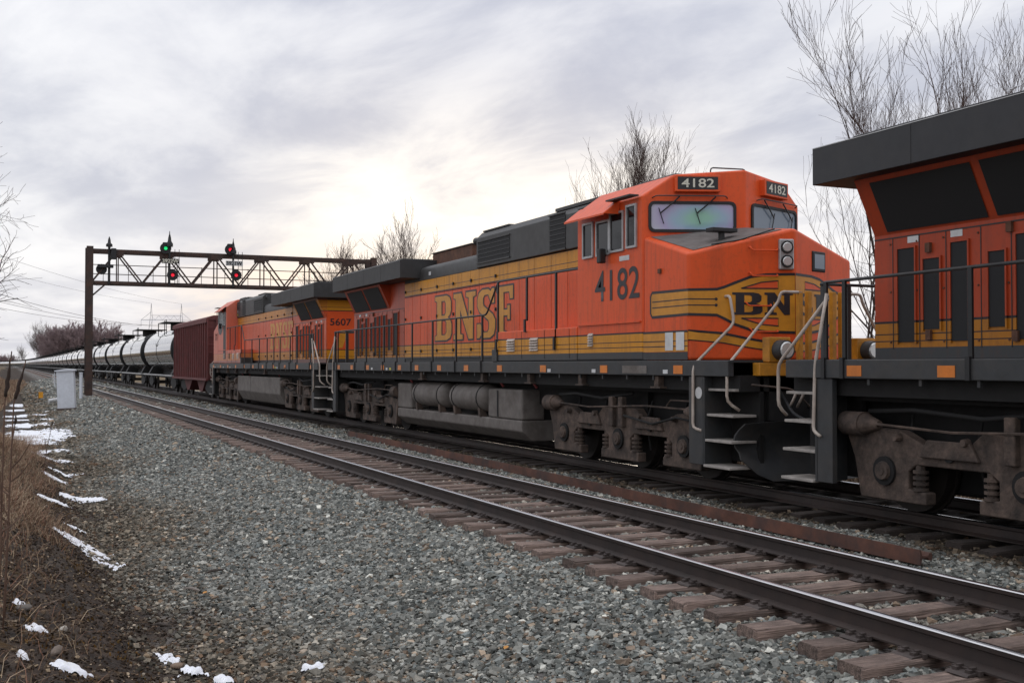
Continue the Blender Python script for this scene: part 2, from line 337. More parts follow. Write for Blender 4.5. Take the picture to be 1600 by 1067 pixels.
def ground_mat():
    m, nn, ll, p = new_mat('ballast_and_soil')
    t = nn.new('ShaderNodeTexCoord'); s = nn.new('ShaderNodeSeparateXYZ'); ll.new(t.outputs['Object'], s.inputs[0])
    def nz(sc_, det=6, ro=.65):
        n = nn.new('ShaderNodeTexNoise'); ll.new(t.outputs['Object'], n.inputs['Vector']); n.inputs['Scale'].default_value = sc_; n.inputs['Detail'].default_value = det; n.inputs['Roughness'].default_value = ro; return n.outputs[0]
    def rg(v, a, b, c=0., d=1.):
        n = nn.new('ShaderNodeMapRange'); n.interpolation_type = 'SMOOTHSTEP'; ll.new(v, n.inputs[0])
        for i, x in enumerate((a, b, c, d)): n.inputs[i+1].default_value = x
        return n.outputs[0]
    def mx(f, a, b):
        n = nn.new('ShaderNodeMix'); n.data_type = 'RGBA'
        for i, v in ((0, f), (6, a), (7, b)):
            if isinstance(v, tuple): n.inputs[i].default_value = (*v, 1)
            else: ll.new(v, n.inputs[i])
        return n.outputs[2]
    def ma(op, a, b):
        n = nn.new('ShaderNodeMath'); n.operation = op
        for i, v in enumerate((a, b)):
            if isinstance(v, (int, float)): n.inputs[i].default_value = v
            else: ll.new(v, n.inputs[i])
        return n.outputs[0]
    vo = nn.new('ShaderNodeTexVoronoi'); ll.new(t.outputs['Object'], vo.inputs['Vector']); vo.inputs['Scale'].default_value = 19
    hs = nn.new('ShaderNodeSeparateColor'); ll.new(vo.outputs['Color'], hs.inputs[0])
    stone = mx(hs.outputs[0], (.11, .106, .10), (.36, .34, .32))
    stone = mx(rg(hs.outputs[1], .82, .95), stone, (.30, .22, .16))
    stone = mx(rg(vo.outputs['Distance'], .35, .75, 0., .8), stone, (.03, .03, .03))
    v2 = nn.new('ShaderNodeTexVoronoi'); ll.new(t.outputs['Object'], v2.inputs['Vector']); v2.inputs['Scale'].default_value = 4.5
    h2 = nn.new('ShaderNodeSeparateColor'); ll.new(v2.outputs['Color'], h2.inputs[0])
    stone = mx(rg(h2.outputs[0], .2, .9, 0., .55), stone, (.05, .047, .043)); stone = mx(rg(h2.outputs[1], .7, .95, 0., .6), stone, (.38, .36, .33))
    soil = mx(rg(nz(5), .35, .65), (.022, .017, .014), (.065, .046, .034))
    soil = mx(rg(nz(2.2, 8), .54, .66, 0., .8), soil, (.085, .048, .017))
    soil = mx(rg(nz(34, 3), .62, .72, 0., .9), soil, (.17, .145, .12))
    field = mx(rg(nz(.25, 8), .3, .7), (.10, .075, .045), (.20, .145, .085))
    e = ma('ADD', s.outputs[0], ma('MULTIPLY', ma('SUBTRACT', nz(1.1, 7), .5), 3.2))
    e = ma('ADD', e, rg(s.outputs[1], 50., 120., 0., -2.0))
    col = mx(rg(e, 1.05, 2.3), soil, stone)
    grime = rg(nz(.6, 5), .45, .7, 0., .45)
    col = mx(grime, col, mx(.5 and rg(nz(9), .3, .7), (.05, .04, .033), (.11, .095, .08)))
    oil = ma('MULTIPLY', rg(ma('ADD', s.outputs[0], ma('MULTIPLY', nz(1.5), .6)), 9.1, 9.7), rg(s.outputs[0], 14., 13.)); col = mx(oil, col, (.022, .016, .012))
    far = ma('MAXIMUM', rg(s.outputs[0], 14., 19.), rg(s.outputs[0], -1.6, -3.5))
    col = mx(far, col, field)
    ll.new(col, p.inputs['Base Color']); p.inputs['Roughness'].default_value = .95; p.inputs['Specular IOR Level'].default_value = .2
    hgt = ma('ADD', ma('MULTIPLY', vo.outputs['Distance'], -1.0), nz(25, 4))
    b = nn.new('ShaderNodeBump'); b.inputs['Strength'].default_value = .9; b.inputs['Distance'].default_value = .03; ll.new(hgt, b.inputs['Height']); ll.new(b.outputs[0], p.inputs['Normal'])
    return m
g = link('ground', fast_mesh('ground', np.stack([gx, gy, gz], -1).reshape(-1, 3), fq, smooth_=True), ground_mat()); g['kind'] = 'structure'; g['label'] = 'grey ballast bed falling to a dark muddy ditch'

# frustum test used only to skip gravel that no nearby camera could see
_c, _s = math.cos(rad(24.5)), math.sin(rad(24.5))
def seen(X, Y, Z, mar=140):
    d = X*_s+Y*_c; r = X*_c-Y*_s
    with np.errstate(all='ignore'): px = 800+1722*r/d; py = 570-1722*(Z-1.733)/d
    return (d > 1) & (px > -mar) & (px < 1600+mar) & (py < 1067+mar)

# ---------------------------------------------------------------- railway tracks
M['rail'] = mk('rail_side_rust', (.034, .024, .021), .62, .15, var=.35, scale=5, dirt=(.06, .035, .026), dirt_amt=.5)
M['railhead'] = mk('polished_rail_head', (.50, .50, .52), .22, 1.0, var=.1)
M['plate'] = mk('tie_plate_steel', (.062, .047, .042), .65, .2, var=.35, rnd=.2)
M['tie'] = mk('weathered_tie_wood', (.25, .18, .148), .9, var=.8, scale=9, stretch=(.22, 7, 4), bump=1.0, bscale=18, rnd=.4, dirt=(.05, .036, .03), dirt_amt=.7)
M['tie_dark'] = mk('oily_tie_wood', (.035, .025, .02), .9, var=.5, scale=9, stretch=(.35, 4, 3), bump=.6, rnd=.3)
prof = [(-.07, -.17), (.07, -.17), (.07, -.158), (.012, -.135), (.009, -.055), (.034, -.042), (.036, -.012), (.029, -.0045), (.014, -.0005), (0, 0), (-.014, -.0005), (-.029, -.0045), (-.036, -.012), (-.034, -.042), (-.009, -.055), (-.012, -.135), (-.07, -.158)]
def track_ys(y0): return np.concatenate([np.arange(y0, 450, 12.), np.arange(450, 1150, 25.)])
def make_rail(xc, parent, y0):
    mb = MB(); Y = track_ys(y0)
    mb.loft([[(xc+bend(y)+a, y, b) for a, b in prof] for y in Y])
    me = mb.mesh('rail'); me.materials.append(M['rail']); me.materials.append(M['railhead'])
    for p in me.polygons:
        if p.normal.z > .6 and p.center.z > -.0095: p.material_index = 1
    return link('rail', me, None, parent)
def tie_mesh(k, hl=1.3):
    r = random.Random(k); mb = MB(); xs_ = [-hl, -hl*.97, -.8, -.2, .5, hl*.96, hl]; secs = []
    for i, x in enumerate(xs_):
        w_, h = .112+r.uniform(-.008, .006), r.uniform(-.012, .006); e = .012 if 0 < i < 6 else .03
        secs.append([(x, -w_, -.18), (x, w_, -.18), (x, w_+r.uniform(-.01, .006), -.02+h), (x, w_-e, h), (x, r.uniform(-.02, .02), h+r.uniform(-.006, .004)), (x, -w_+e, h), (x, -w_-r.uniform(-.006, .006), -.02+h)])
    mb.loft(secs); me = mb.mesh('tie'); return me
def plate_mesh():
    mb = MB(); mb.prism([(-.19, 0), (.19, 0), (.18, .012), (.09, .018), (-.09, .018), (-.18, .012)], 'y', -.09, .09)
    for x in (-.135, .135):
        for y in (-.055, .05):
            mb.box(x-.016, x+.016, y-.02, y+.02, .012, .034); mb.box(x*.76-.022, x*.76+.022, y-.013, y+.013, .016, .046)
    for s_ in (-1, 1): mb.box(s_*.085-.01, s_*.085+.02*s_, -.115, .115, .0, .03) if s_ > 0 else mb.box(-.105, -.075, -.115, .115, .0, .03)
    me = mb.mesh('tie_plate'); me.materials.append(M['plate']); return me
TIES = [tie_mesh(k) for k in range(6)]; [t.materials.append(M['tie']) for t in TIES]
TIESD = [tie_mesh(k+20) for k in range(3)]; [t.materials.append(M['tie_dark']) for t in TIESD]
PLATE = plate_mesh()
def make_track(name, xc, label, y0, ntie, nplate, meshes):
    root = empty(name, (xc, y0, 0), label, 'railway track', kind='structure')
    for s_ in (-.7525, .7525):
        o = make_rail(s_, root, 0 if False else 0.0)
    tys = []
    for k in range(ntie):
        y = k*.52+random.uniform(-.05, .05); tys.append(y)
        t = bpy.data.objects.new('tie', meshes[k % len(meshes)]); COL.objects.link(t); t.parent = root
        t.location = (random.uniform(-.09, .07), y, -.187); t.rotation_euler.z = rad(random.uniform(-1.6, 1.6)); t.scale = (1, random.uniform(.93, 1.07), 1)
        if k < nplate:
            for s_ in (-.7525, .7525):
                q = bpy.data.objects.new('tie_plate', PLATE); COL.objects.link(q); q.parent = t; q.location = (s_-t.location.x, 0, -.001)
    mb = MB(); mp = MB(); Y = (ntie)*.52
    while Y < 700-y0:
        b = float(bend(Y+y0)); mb.box(b-1.3, b+1.3, Y-.11, Y+.11, -.36, -.187)
        if Y < 190:
            for s_ in (-.7525, .7525): mp.box(b+s_-.19, b+s_+.19, Y-.09, Y+.09, -.187, -.168)
        Y += .52
    o = mb.build('distant_ties', 'tie' if meshes is TIES else 'tie_dark', root); o['kind'] = 'stuff'
    if mp.v: o = mp.build('distant_tie_plates', 'plate', root); o['kind'] = 'stuff'
    return np.array(tys)+y0
tie_y = make_track('near_track', XN, 'empty near track with wooden ties and polished rail heads', 2.5, 280, 70, TIES)
tie_y2 = make_track('train_track', XT, 'track under the train with dark oily ties', -16.0, 150, 0, TIESD)

# spare rail lying on its side between the tracks
mb = MB(); L0, L1 = 8.17, 29.5
def spr(y): return 8.10+.018*(y-8.17)+.02*math.sin(y*.4)
mb.loft([[(b*.93+spr(y)-8.10, y, -.145+a*1.05) for a, b in [(p[0], p[1]+.17) for p in prof]] for y in np.linspace(L0, L1, 14)])
M['spare'] = mk('rusty_spare_rail', (.135, .055, .034), .8, var=.5, scale=2.6, stretch=(1, .8, 1), dirt=(.04, .03, .03), dirt_amt=.85, bump=.2)
o = mb.build('spare_rail', 'spare'); o.location = (8.10, 0, 0)
tag(o, 'rusty spare rail lying on its side between the two tracks', 'rail')

# ---------------------------------------------------------------- gravel: real stones
def stones(n_dens, x0, x1, y0, y1, size, zoff=0., excl=True, soil=False):
    A = (x1-x0)*(y1-y0); n = int(A*n_dens)
    X = rng.uniform(x0, x1, n); Y = rng.uniform(y0, y1, n)
    Z = ground(X, Y); k = seen(X, Y, Z)
    if excl:
        for ty, xc in ((tie_y, XN), (tie_y2, XT)):
            j = np.clip(np.searchsorted(ty, Y), 1, len(ty)-1); dd = np.minimum(abs(Y-ty[j]), abs(Y-ty[j-1]))
            k &= ~((abs(X-xc) < 1.33) & (dd < .125)) | (rng.random(n) < .012)
            for s_ in (-.7525, .7525): k &= abs(X-xc-s_) > .10
    X, Y, Z = X[k], Y[k], Z[k]; n = len(X)
    S = rng.lognormal(0, .33, n)*size; S = np.clip(S, size*.45, size*2.3)
    return np.stack([X, Y, Z+zoff+S*.18], -1), S
cube = np.array([(-1,-1,-1),(1,-1,-1),(1,1,-1),(-1,1,-1),(-1,-1,1),(1,-1,1),(1,1,1),(-1,1,1)], float)
cf = np.array([(0,3,2,1),(4,5,6,7),(0,1,5,4),(1,2,6,5),(2,3,7,6),(3,0,4,7)])
ctri = np.concatenate([cf[:, [0,1,2]], cf[:, [0,2,3]]])
def rot_mats(n):
    q = rng.normal(size=(n, 4)); q /= np.linalg.norm(q, axis=1)[:, None]; a, b, c, d = q.T
    return np.stack([np.stack([1-2*(c*c+d*d), 2*(b*c-a*d), 2*(b*d+a*c)], -1), np.stack([2*(b*c+a*d), 1-2*(b*b+d*d), 2*(c*d-a*b)], -1), np.stack([2*(b*d-a*c), 2*(c*d+a*b), 1-2*(b*b+c*c)], -1)], 1)
def stone_mesh(name, P, S, pal, wts):
    n = len(P); v = cube[None]*rng.uniform(.45, 1.1, (n, 8, 3)); v = v*rng.uniform([.55, .5, .35], [1.15, .95, .75], (n, 3))[:, None]
    v = np.einsum('nij,nkj->nki', rot_mats(n), v)*np.array([1, 1, .72])
    v = v*(S*.5)[:, None, None]+P[:, None]
    f = (ctri[None]+(np.arange(n)*8)[:, None, None]).reshape(-1, 3)
    pal = np.array(pal); c = pal[rng.choice(len(pal), n, p=np.array(wts)/sum(wts))]*rng.uniform(.42, 1.36, (n, 1))*np.array([.98, 1.0, .95])
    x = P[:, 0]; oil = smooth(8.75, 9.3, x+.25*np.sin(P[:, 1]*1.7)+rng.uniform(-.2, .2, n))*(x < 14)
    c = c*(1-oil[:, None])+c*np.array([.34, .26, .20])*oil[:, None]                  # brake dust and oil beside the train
    bed = (abs(x-XN) < .7)*.45; c = c*(1-bed[:, None])+c*np.array([.85, .70, .60])*bed[:, None]
    mud = (1-smooth(1.3, 3.0, x+.5*np.sin(P[:, 1]*.6)+rng.uniform(-.5, .5, n)))*(x < 4); c = c*(1-mud[:, None])+c*np.array([.74, .62, .52])*mud[:, None]
    return fast_mesh(name, v.reshape(-1, 3), f, np.repeat(c, 8, 0))
parts = [stones(1500, .9, 4.95, 6, 14, .043), stones(1000, .9, 4.95, 14, 24, .05), stones(420, 1.0, 4.95, 24, 46, .065),
         stones(1100, 4.95, 9.3, 4.2, 13, .045), stones(1500, 3.0, 4.95, 4.2, 6, .043), stones(800, 4.95, 9.5, 13, 24, .05), stones(380, 4.95, 9.5, 24, 48, .062),
         stones(300, 9.4, 14, 5, 24, .05), stones(150, .8, 4.95, 46, 85, .095), stones(130, 4.95, 9.4, 48, 85, .095), stones(36, .9, 4.95, 85, 170, .18), stones(36, 4.95, 9.3, 85, 170, .18)]
P = np.concatenate([p[0] for p in parts]); S = np.concatenate([p[1] for p in parts])
# towards the ditch the clean stone thins out into mud
keep = rng.random(len(P)) < np.clip((P[:, 0]-.80-.35*np.sin(P[:, 1]*.7)-.25*np.sin(P[:, 1]*2.3+1)+.02*(P[:, 1]-8))/1.5, .10, 1)**1.2
P, S = P[keep], S[keep]
M['stone'] = mk('crushed_stone', (.2, .2, .2), .9, var=.3, scale=40, attr='col', spec=.25)
GREYS = [(.225, .222, .21), (.305, .30, .285), (.132, .136, .13), (.42, .405, .375), (.37, .285, .22), (.22, .165, .13), (.66, .63, .58), (.20, .212, .212)]
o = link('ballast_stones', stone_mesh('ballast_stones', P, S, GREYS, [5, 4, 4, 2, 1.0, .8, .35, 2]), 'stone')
tag(o, 'loose grey crushed stone covering the ballast beds and ditch slope', 'gravel', kind='stuff')
print('stones', len(P))
pp, ss = stones(420, -.5, 2.0, 6, 28, .026, excl=False)
o = link('bank_pebbles', stone_mesh('bank_pebbles', pp, ss, [(.30, .26, .21), (.13, .10, .08), (.055, .042, .034), (.50, .45, .39)], [1.6, 4, 8, .6]), 'stone')
tag(o, 'small tan pebbles scattered over the muddy bank', 'pebbles', kind='stuff')

# ---------------------------------------------------------------- snow patches
def snow_mat():
    m, nn, ll, p = new_mat('old_snow'); p.inputs['Base Color'].default_value = (.82, .83, .86, 1); p.inputs['Roughness'].default_value = .6
    p.inputs['Subsurface Weight'].default_value = .15; p.inputs['Subsurface Radius'].default_value = (.03, .03, .04)
    t = nn.new('ShaderNodeTexCoord'); n = nn.new('ShaderNodeTexNoise'); ll.new(t.outputs['Object'], n.inputs['Vector']); n.inputs['Scale'].default_value = 20; n.inputs['Detail'].default_value = 6
    b = nn.new('ShaderNodeBump'); b.inputs['Strength'].default_value = .5; b.inputs['Distance'].default_value = .03; ll.new(n.outputs[0], b.inputs['Height']); ll.new(b.outputs[0], p.inputs['Normal'])
    return m
M['snow'] = snow_mat()
def snow(name, blobs, label):
    """Thin crust of melting snow: a height field cut off along a ragged noise outline."""
    V = []; F = []; off = 0
    for (cx, cy, rx, ry, thr) in blobs:
        n1 = max(24, min(90, int(rx*2/.014))); n2 = max(24, min(120, int(ry*2/.02)))
        X, Y = np.meshgrid(np.linspace(cx-rx, cx+rx, n1), np.linspace(cy-ry, cy+ry, n2))
        u = ((X-cx)/rx)**2+((Y-cy)/ry)**2
        fr = sum(np.sin(X*a+Y*b_+c)*w for a, b_, c, w in ((7, 2.1, 1, 1), (13, 4.7, 2.2, 1), (-9, 6, .4, 1), (23, 9, 5, 1.2), (41, -24, 3, 1.2), (3, 3.4, .7, 1), (67, 31, 1, .9), (-53, 44, 2, .9)))/6
        h = (1-u)*.9+fr*.9-thr
        hh = np.clip(h, -.25, .5)*.07
        Z = ground(X, Y)+hh+.004+.024*smooth(.9, 1.5, X)
        V.append(np.stack([X, Y, Z], -1).reshape(-1, 3)); ii = np.arange(n1*n2).reshape(n2, n1)+off
        q = np.stack([ii[:-1, :-1], ii[:-1, 1:], ii[1:, 1:], ii[1:, :-1]], -1).reshape(-1, 4)
        ok = (h.ravel()[(q-off)] > -.12).all(1); F.append(q[ok]); off += n1*n2
    o = link(name, fast_mesh(name, np.concatenate(V), np.concatenate(F), smooth_=True), 'snow'); return tag(o, label, 'snow', kind='stuff')
snow('ditch_snow', [(.95, 43, 1.15, 3.8, .0), (.95, 39, .7, 1.5, .5), (.8, 50, 1.0, 1.6, .2), (.9, 55, 1.1, 1.1, .2), (.8, 60, 1.1, 1.2, .25), (.5, 66, .8, 1.6, .45), (1.0, 34.5, .7, .9, .5), (1.0, 31, .6, .5, .45), (.55, 75, .6, 2, .5), (1.9, 63, .4, .9, .5)], 'flat strips of melting snow in the ditch before the white cabinet')
snow('bank_snow', [(.92, 24.4, .35, .5, .3), (1.25, 21.5, .42, .35, .3), (.72, 20.0, .3, .35, .45), (.92, 15.6, .4, .45, .35), (1.12, 14.9, .28, .4, .45), (.85, 17.2, .2, .2, .5), (1.2, 27.5, .4, .4, .5)], 'small ragged snow patches along the foot of the muddy bank')
snow('corner_snow', [(1.20, 9.7, .16, .26, .5), (1.36, 9.25, .20, .22, .5), (1.55, 8.95, .14, .12, .45), (.42, 8.35, .15, .14, .1), (2.28, 8.70, .16, .10, .4), (.2, 9.3, .1, .14, .3), (.08, 10.2, .08, .12, .2), (.1, 8.3, .07, .1, .2)], 'last snow patches at the bottom edge near the camera')
# ---------------------------------------------------------------- locomotives
AF = (Vector((-1.53, 1.63)), Vector((0, 1.1)))         # nose facet, near half (x, s)
CF = (Vector((-1.53, 2.9)), Vector((0, 2.3)))          # cab front facet, near half
def facet(F, off, mir=False):
    t = (F[1]-F[0]).normalized(); n = Vector((t.y, -t.x))
    def fn(u, z, o=0.0):
        p = F[0]+t*u+n*(off+o); return (-p.x if mir else p.x, p.y, z)
    return fn
FLEN = (AF[1]-AF[0]).length; CLEN = (CF[1]-CF[0]).length
def strip(mb, fn, top, bot):
    """Painted shape between two polylines of (u, z)."""
    for i in range(len(top)-1): mb.quad(fn(*top[i]), fn(*top[i+1]), fn(*bot[i+1]), fn(*bot[i]))
def line(mb, fn, pts, w_):
    P = [Vector(p) for p in pts]; L = []; R = []
    for i in range(len(P)):
        t = (P[min(i+1, len(P)-1)]-P[max(i-1, 0)]).normalized(); n = Vector((-t.y, t.x))*w_/2; L.append(P[i]+n); R.append(P[i]-n)
    for i in range(len(P)-1): mb.quad(fn(*L[i]), fn(*L[i+1]), fn(*R[i+1]), fn(*R[i]))

def truck_parts(root, d, c, rear):
    t = MB(d); X0, X1 = -1.10, -1.26
    prof_ = [(-2.62,.88),(-2.35,1.0),(-1.75,.98),(-1.35,.82),(-.75,.86),(-.55,1.02),(.55,1.02),(.75,.86),(1.35,.82),(1.75,.98),(2.35,1.0),(2.62,.88),
             (2.50,.62),(2.40,.16),(1.36,.16),(1.36,.30),(1.62,.32),(1.62,.52),(1.50,.60),(.48,.60),(.36,.52),(.36,.32),(.62,.30),(.62,.15),(-.62,.15),(-.62,.30),(-.36,.32),(-.36,.52),(-.48,.60),(-1.50,.60),(-1.62,.52),(-1.62,.32),(-1.36,.30),(-1.36,.16),(-2.40,.16),(-2.50,.62)]
    for sg in (1, -1):
        t = MB(d); t.prism([(c+a, b) for a, b in prof_], 'x', sg*X0, sg*X1); fr = t.build('truck_frame', 'truck', root, bevel=.02)
        if sg == 1:
            for q in (-1.0, 1.0):
                t = MB(d); t.cyl((X1-.004, c+q, .74), (X1-.03, c+q, .74), .075, n=12); t.build('frame_opening', 'under', fr, smooth=True)
                t = MB(d); t.prism([(c+q-.42, .70), (c+q+.42, .70), (c+q+.30, .90), (c+q-.30, .90)], 'x', X1+.001, X1-.05); t.build('frame_rib', 'truck', fr, bevel=.015)
    for k in (-1.98, 0, 1.98):
        t = MB(d); t.cyl((X1+.02, c+k, .5), (X1-.035, c+k, .5), .17, .17, 16); t.build('journal_ring', 'under', root, smooth=True)
        t = MB(d); t.cyl((X1+.0, c+k, .5), (X1-.075, c+k, .5), .125, .10, 14); t.cyl((X1-.07, c+k, .5), (X1-.085, c+k, .5), .05, n=8); t.build('journal_cap', 'truck', root, smooth=True)
        for sg in (-1, 1):
            t = MB(d); t.cyl((sg*.70, c+k, .53), (sg*.83, c+k, .53), .53, n=28); t.cyl((sg*.66, c+k, .53), (sg*.70, c+k, .53), .56, n=28); t.build('wheel', 'wheel', root, smooth=True)
        t = MB(d); t.cyl((-1.1, c+k, .53), (1.1, c+k, .53), .09, n=8); t.build('axle', 'wheel', root, smooth=True)
    for k in (-1.49, -.49, .49, 1.49):
        t = MB(d)
        for q in range(4): t.cyl((-1.20, c+k, .31+q*.066), (-1.20, c+k, .345+q*.066), .09, n=10)
        t.cyl((-1.20, c+k, .29), (-1.20, c+k, .60), .055, n=8)
        t.build('spring', 'truck', root, smooth=True)
    for k in (-1.35, .65, 1.35):
        t = MB(d); t.box(-.62, .62, c+k-.55, c+k+.55, .22, .98); t.build('traction_motor', 'under', root, bevel=.08)
    for k in (-1, 1):
        t = MB(d); y = c+k*2.45
        t.cyl((-1.28, y-.16*k, 1.03), (-1.28, y+.17*k, 1.03), .145, n=14); t.cyl((-1.28, y-.4*k, 1.03), (-1.28, y-.16*k, 1.03), .05, .13, 12); t.build('brake_cylinder', 'truck', root, smooth=True)
    t = MB(d); t.tube([(-1.32, c-2.2, 1.06), (-1.34, c-1.0, 1.08), (-1.34, c+.9, 1.0), (-1.32, c+2.1, 1.04)], .016); t.tube([(-1.33, c-2.3, 1.19), (-1.33, c-1.7, 1.19), (-1.28, c-1.5, 1.08)], .014); t.build('brake_rod', 'truck', root)
    t = MB(d); t.box(-1.0, 1.0, c-.5, c+.5, .75, 1.3); t.box(-.9, .9, c-2.4, c+2.4, .55, .95); t.build('bolster', 'under', root)
    for q in (-.16, .16): t = MB(d); t.box(-1.34, -1.24, c+q-.07, c+q+.07, .70, 1.20); t.build('side_bearing', 'truck', root, bevel=.02)
    for q in (-1.75, -.75, .75, 1.75):
        t = MB(d); t.tube([(-1.05, c+q, 1.15), (-1.16, c+q*.96, .8), (-1.05, c+q*.92, .35)], .022, 6); t.build('brake_hanger', 'under', root)
        t = MB(d); t.cyl((-1.27, c+q, .90), (-1.35, c+q, .90), .05, .04, 8); t.build('damper_boss', 'truck', root, smooth=True)
    t = MB(d); t.tube([(-1.27, c-2.5, .86), (-1.36, c-1.9, .93), (-1.35, c-1.2, .80), (-1.34, c-.3, .90)], .02, 6); t.build('sand_hose', 'under', root, smooth='all')
    t = MB(d); t.tube([(-1.22, c-.4, 1.26), (-1.30, c+.5, 1.16), (-1.28, c+1.5, 1.22), (-1.2, c+2.3, 1.18)], .028, 6); t.build('cable_bundle', 'under', root, smooth='all')

def railpipe(d, root, pts, r, mat, name='handrail'):
    t = MB(d)
    P = [Vector(p) for p in pts]; out_ = [P[0]]
    for i in range(1, len(P)-1):                       # soften each bend
        a = (P[i-1]-P[i]); b = (P[i+1]-P[i]); k = min(.09, a.length*.4, b.length*.4)
        p0 = P[i]+a.normalized()*k; p1 = P[i]+b.normalized()*k
        out_ += [p0, (p0+p1+P[i]*2)/4, p1]
    out_.append(P[-1]); t.tube(out_, r, 8); return t.build(name, mat, root, smooth='all')

def steps(root, d, s0, s1, sp0, sp1, worn):
    """Stairwell at a corner: treads from s0 to s1, side panel sp0..sp1 (towards the middle)."""
    t = MB(d); t.box(-1.53, -1.45, sp0, sp1, .30, 1.565); t.build('step_panel', 'grey', root, bevel=.01)
    a, b = min(sp0, sp1, s0, s1), max(sp0, sp1, s0, s1)
    t = MB(d); t.box(-1.06, -1.0, a, b, .35, 1.56); t.build('step_back_plate', 'under', root)
    t = MB(d); q = sp1 if abs(sp1-s0) < abs(sp0-s0) else sp0; t.box(-1.53, -1.06, q-.02, q+.02, .30, 1.56); t.build('step_riser_wall', 'grey', root)
    for k, z in enumerate((.30, .66, 1.02, 1.38)):
        t = MB(d); t.box(-1.56+k*.03, -1.10, min(s0, s1)+.03, max(s0, s1)-.03, z-.018, z+.018); t.build('step_tread', 'tread', root, bevel=.006)

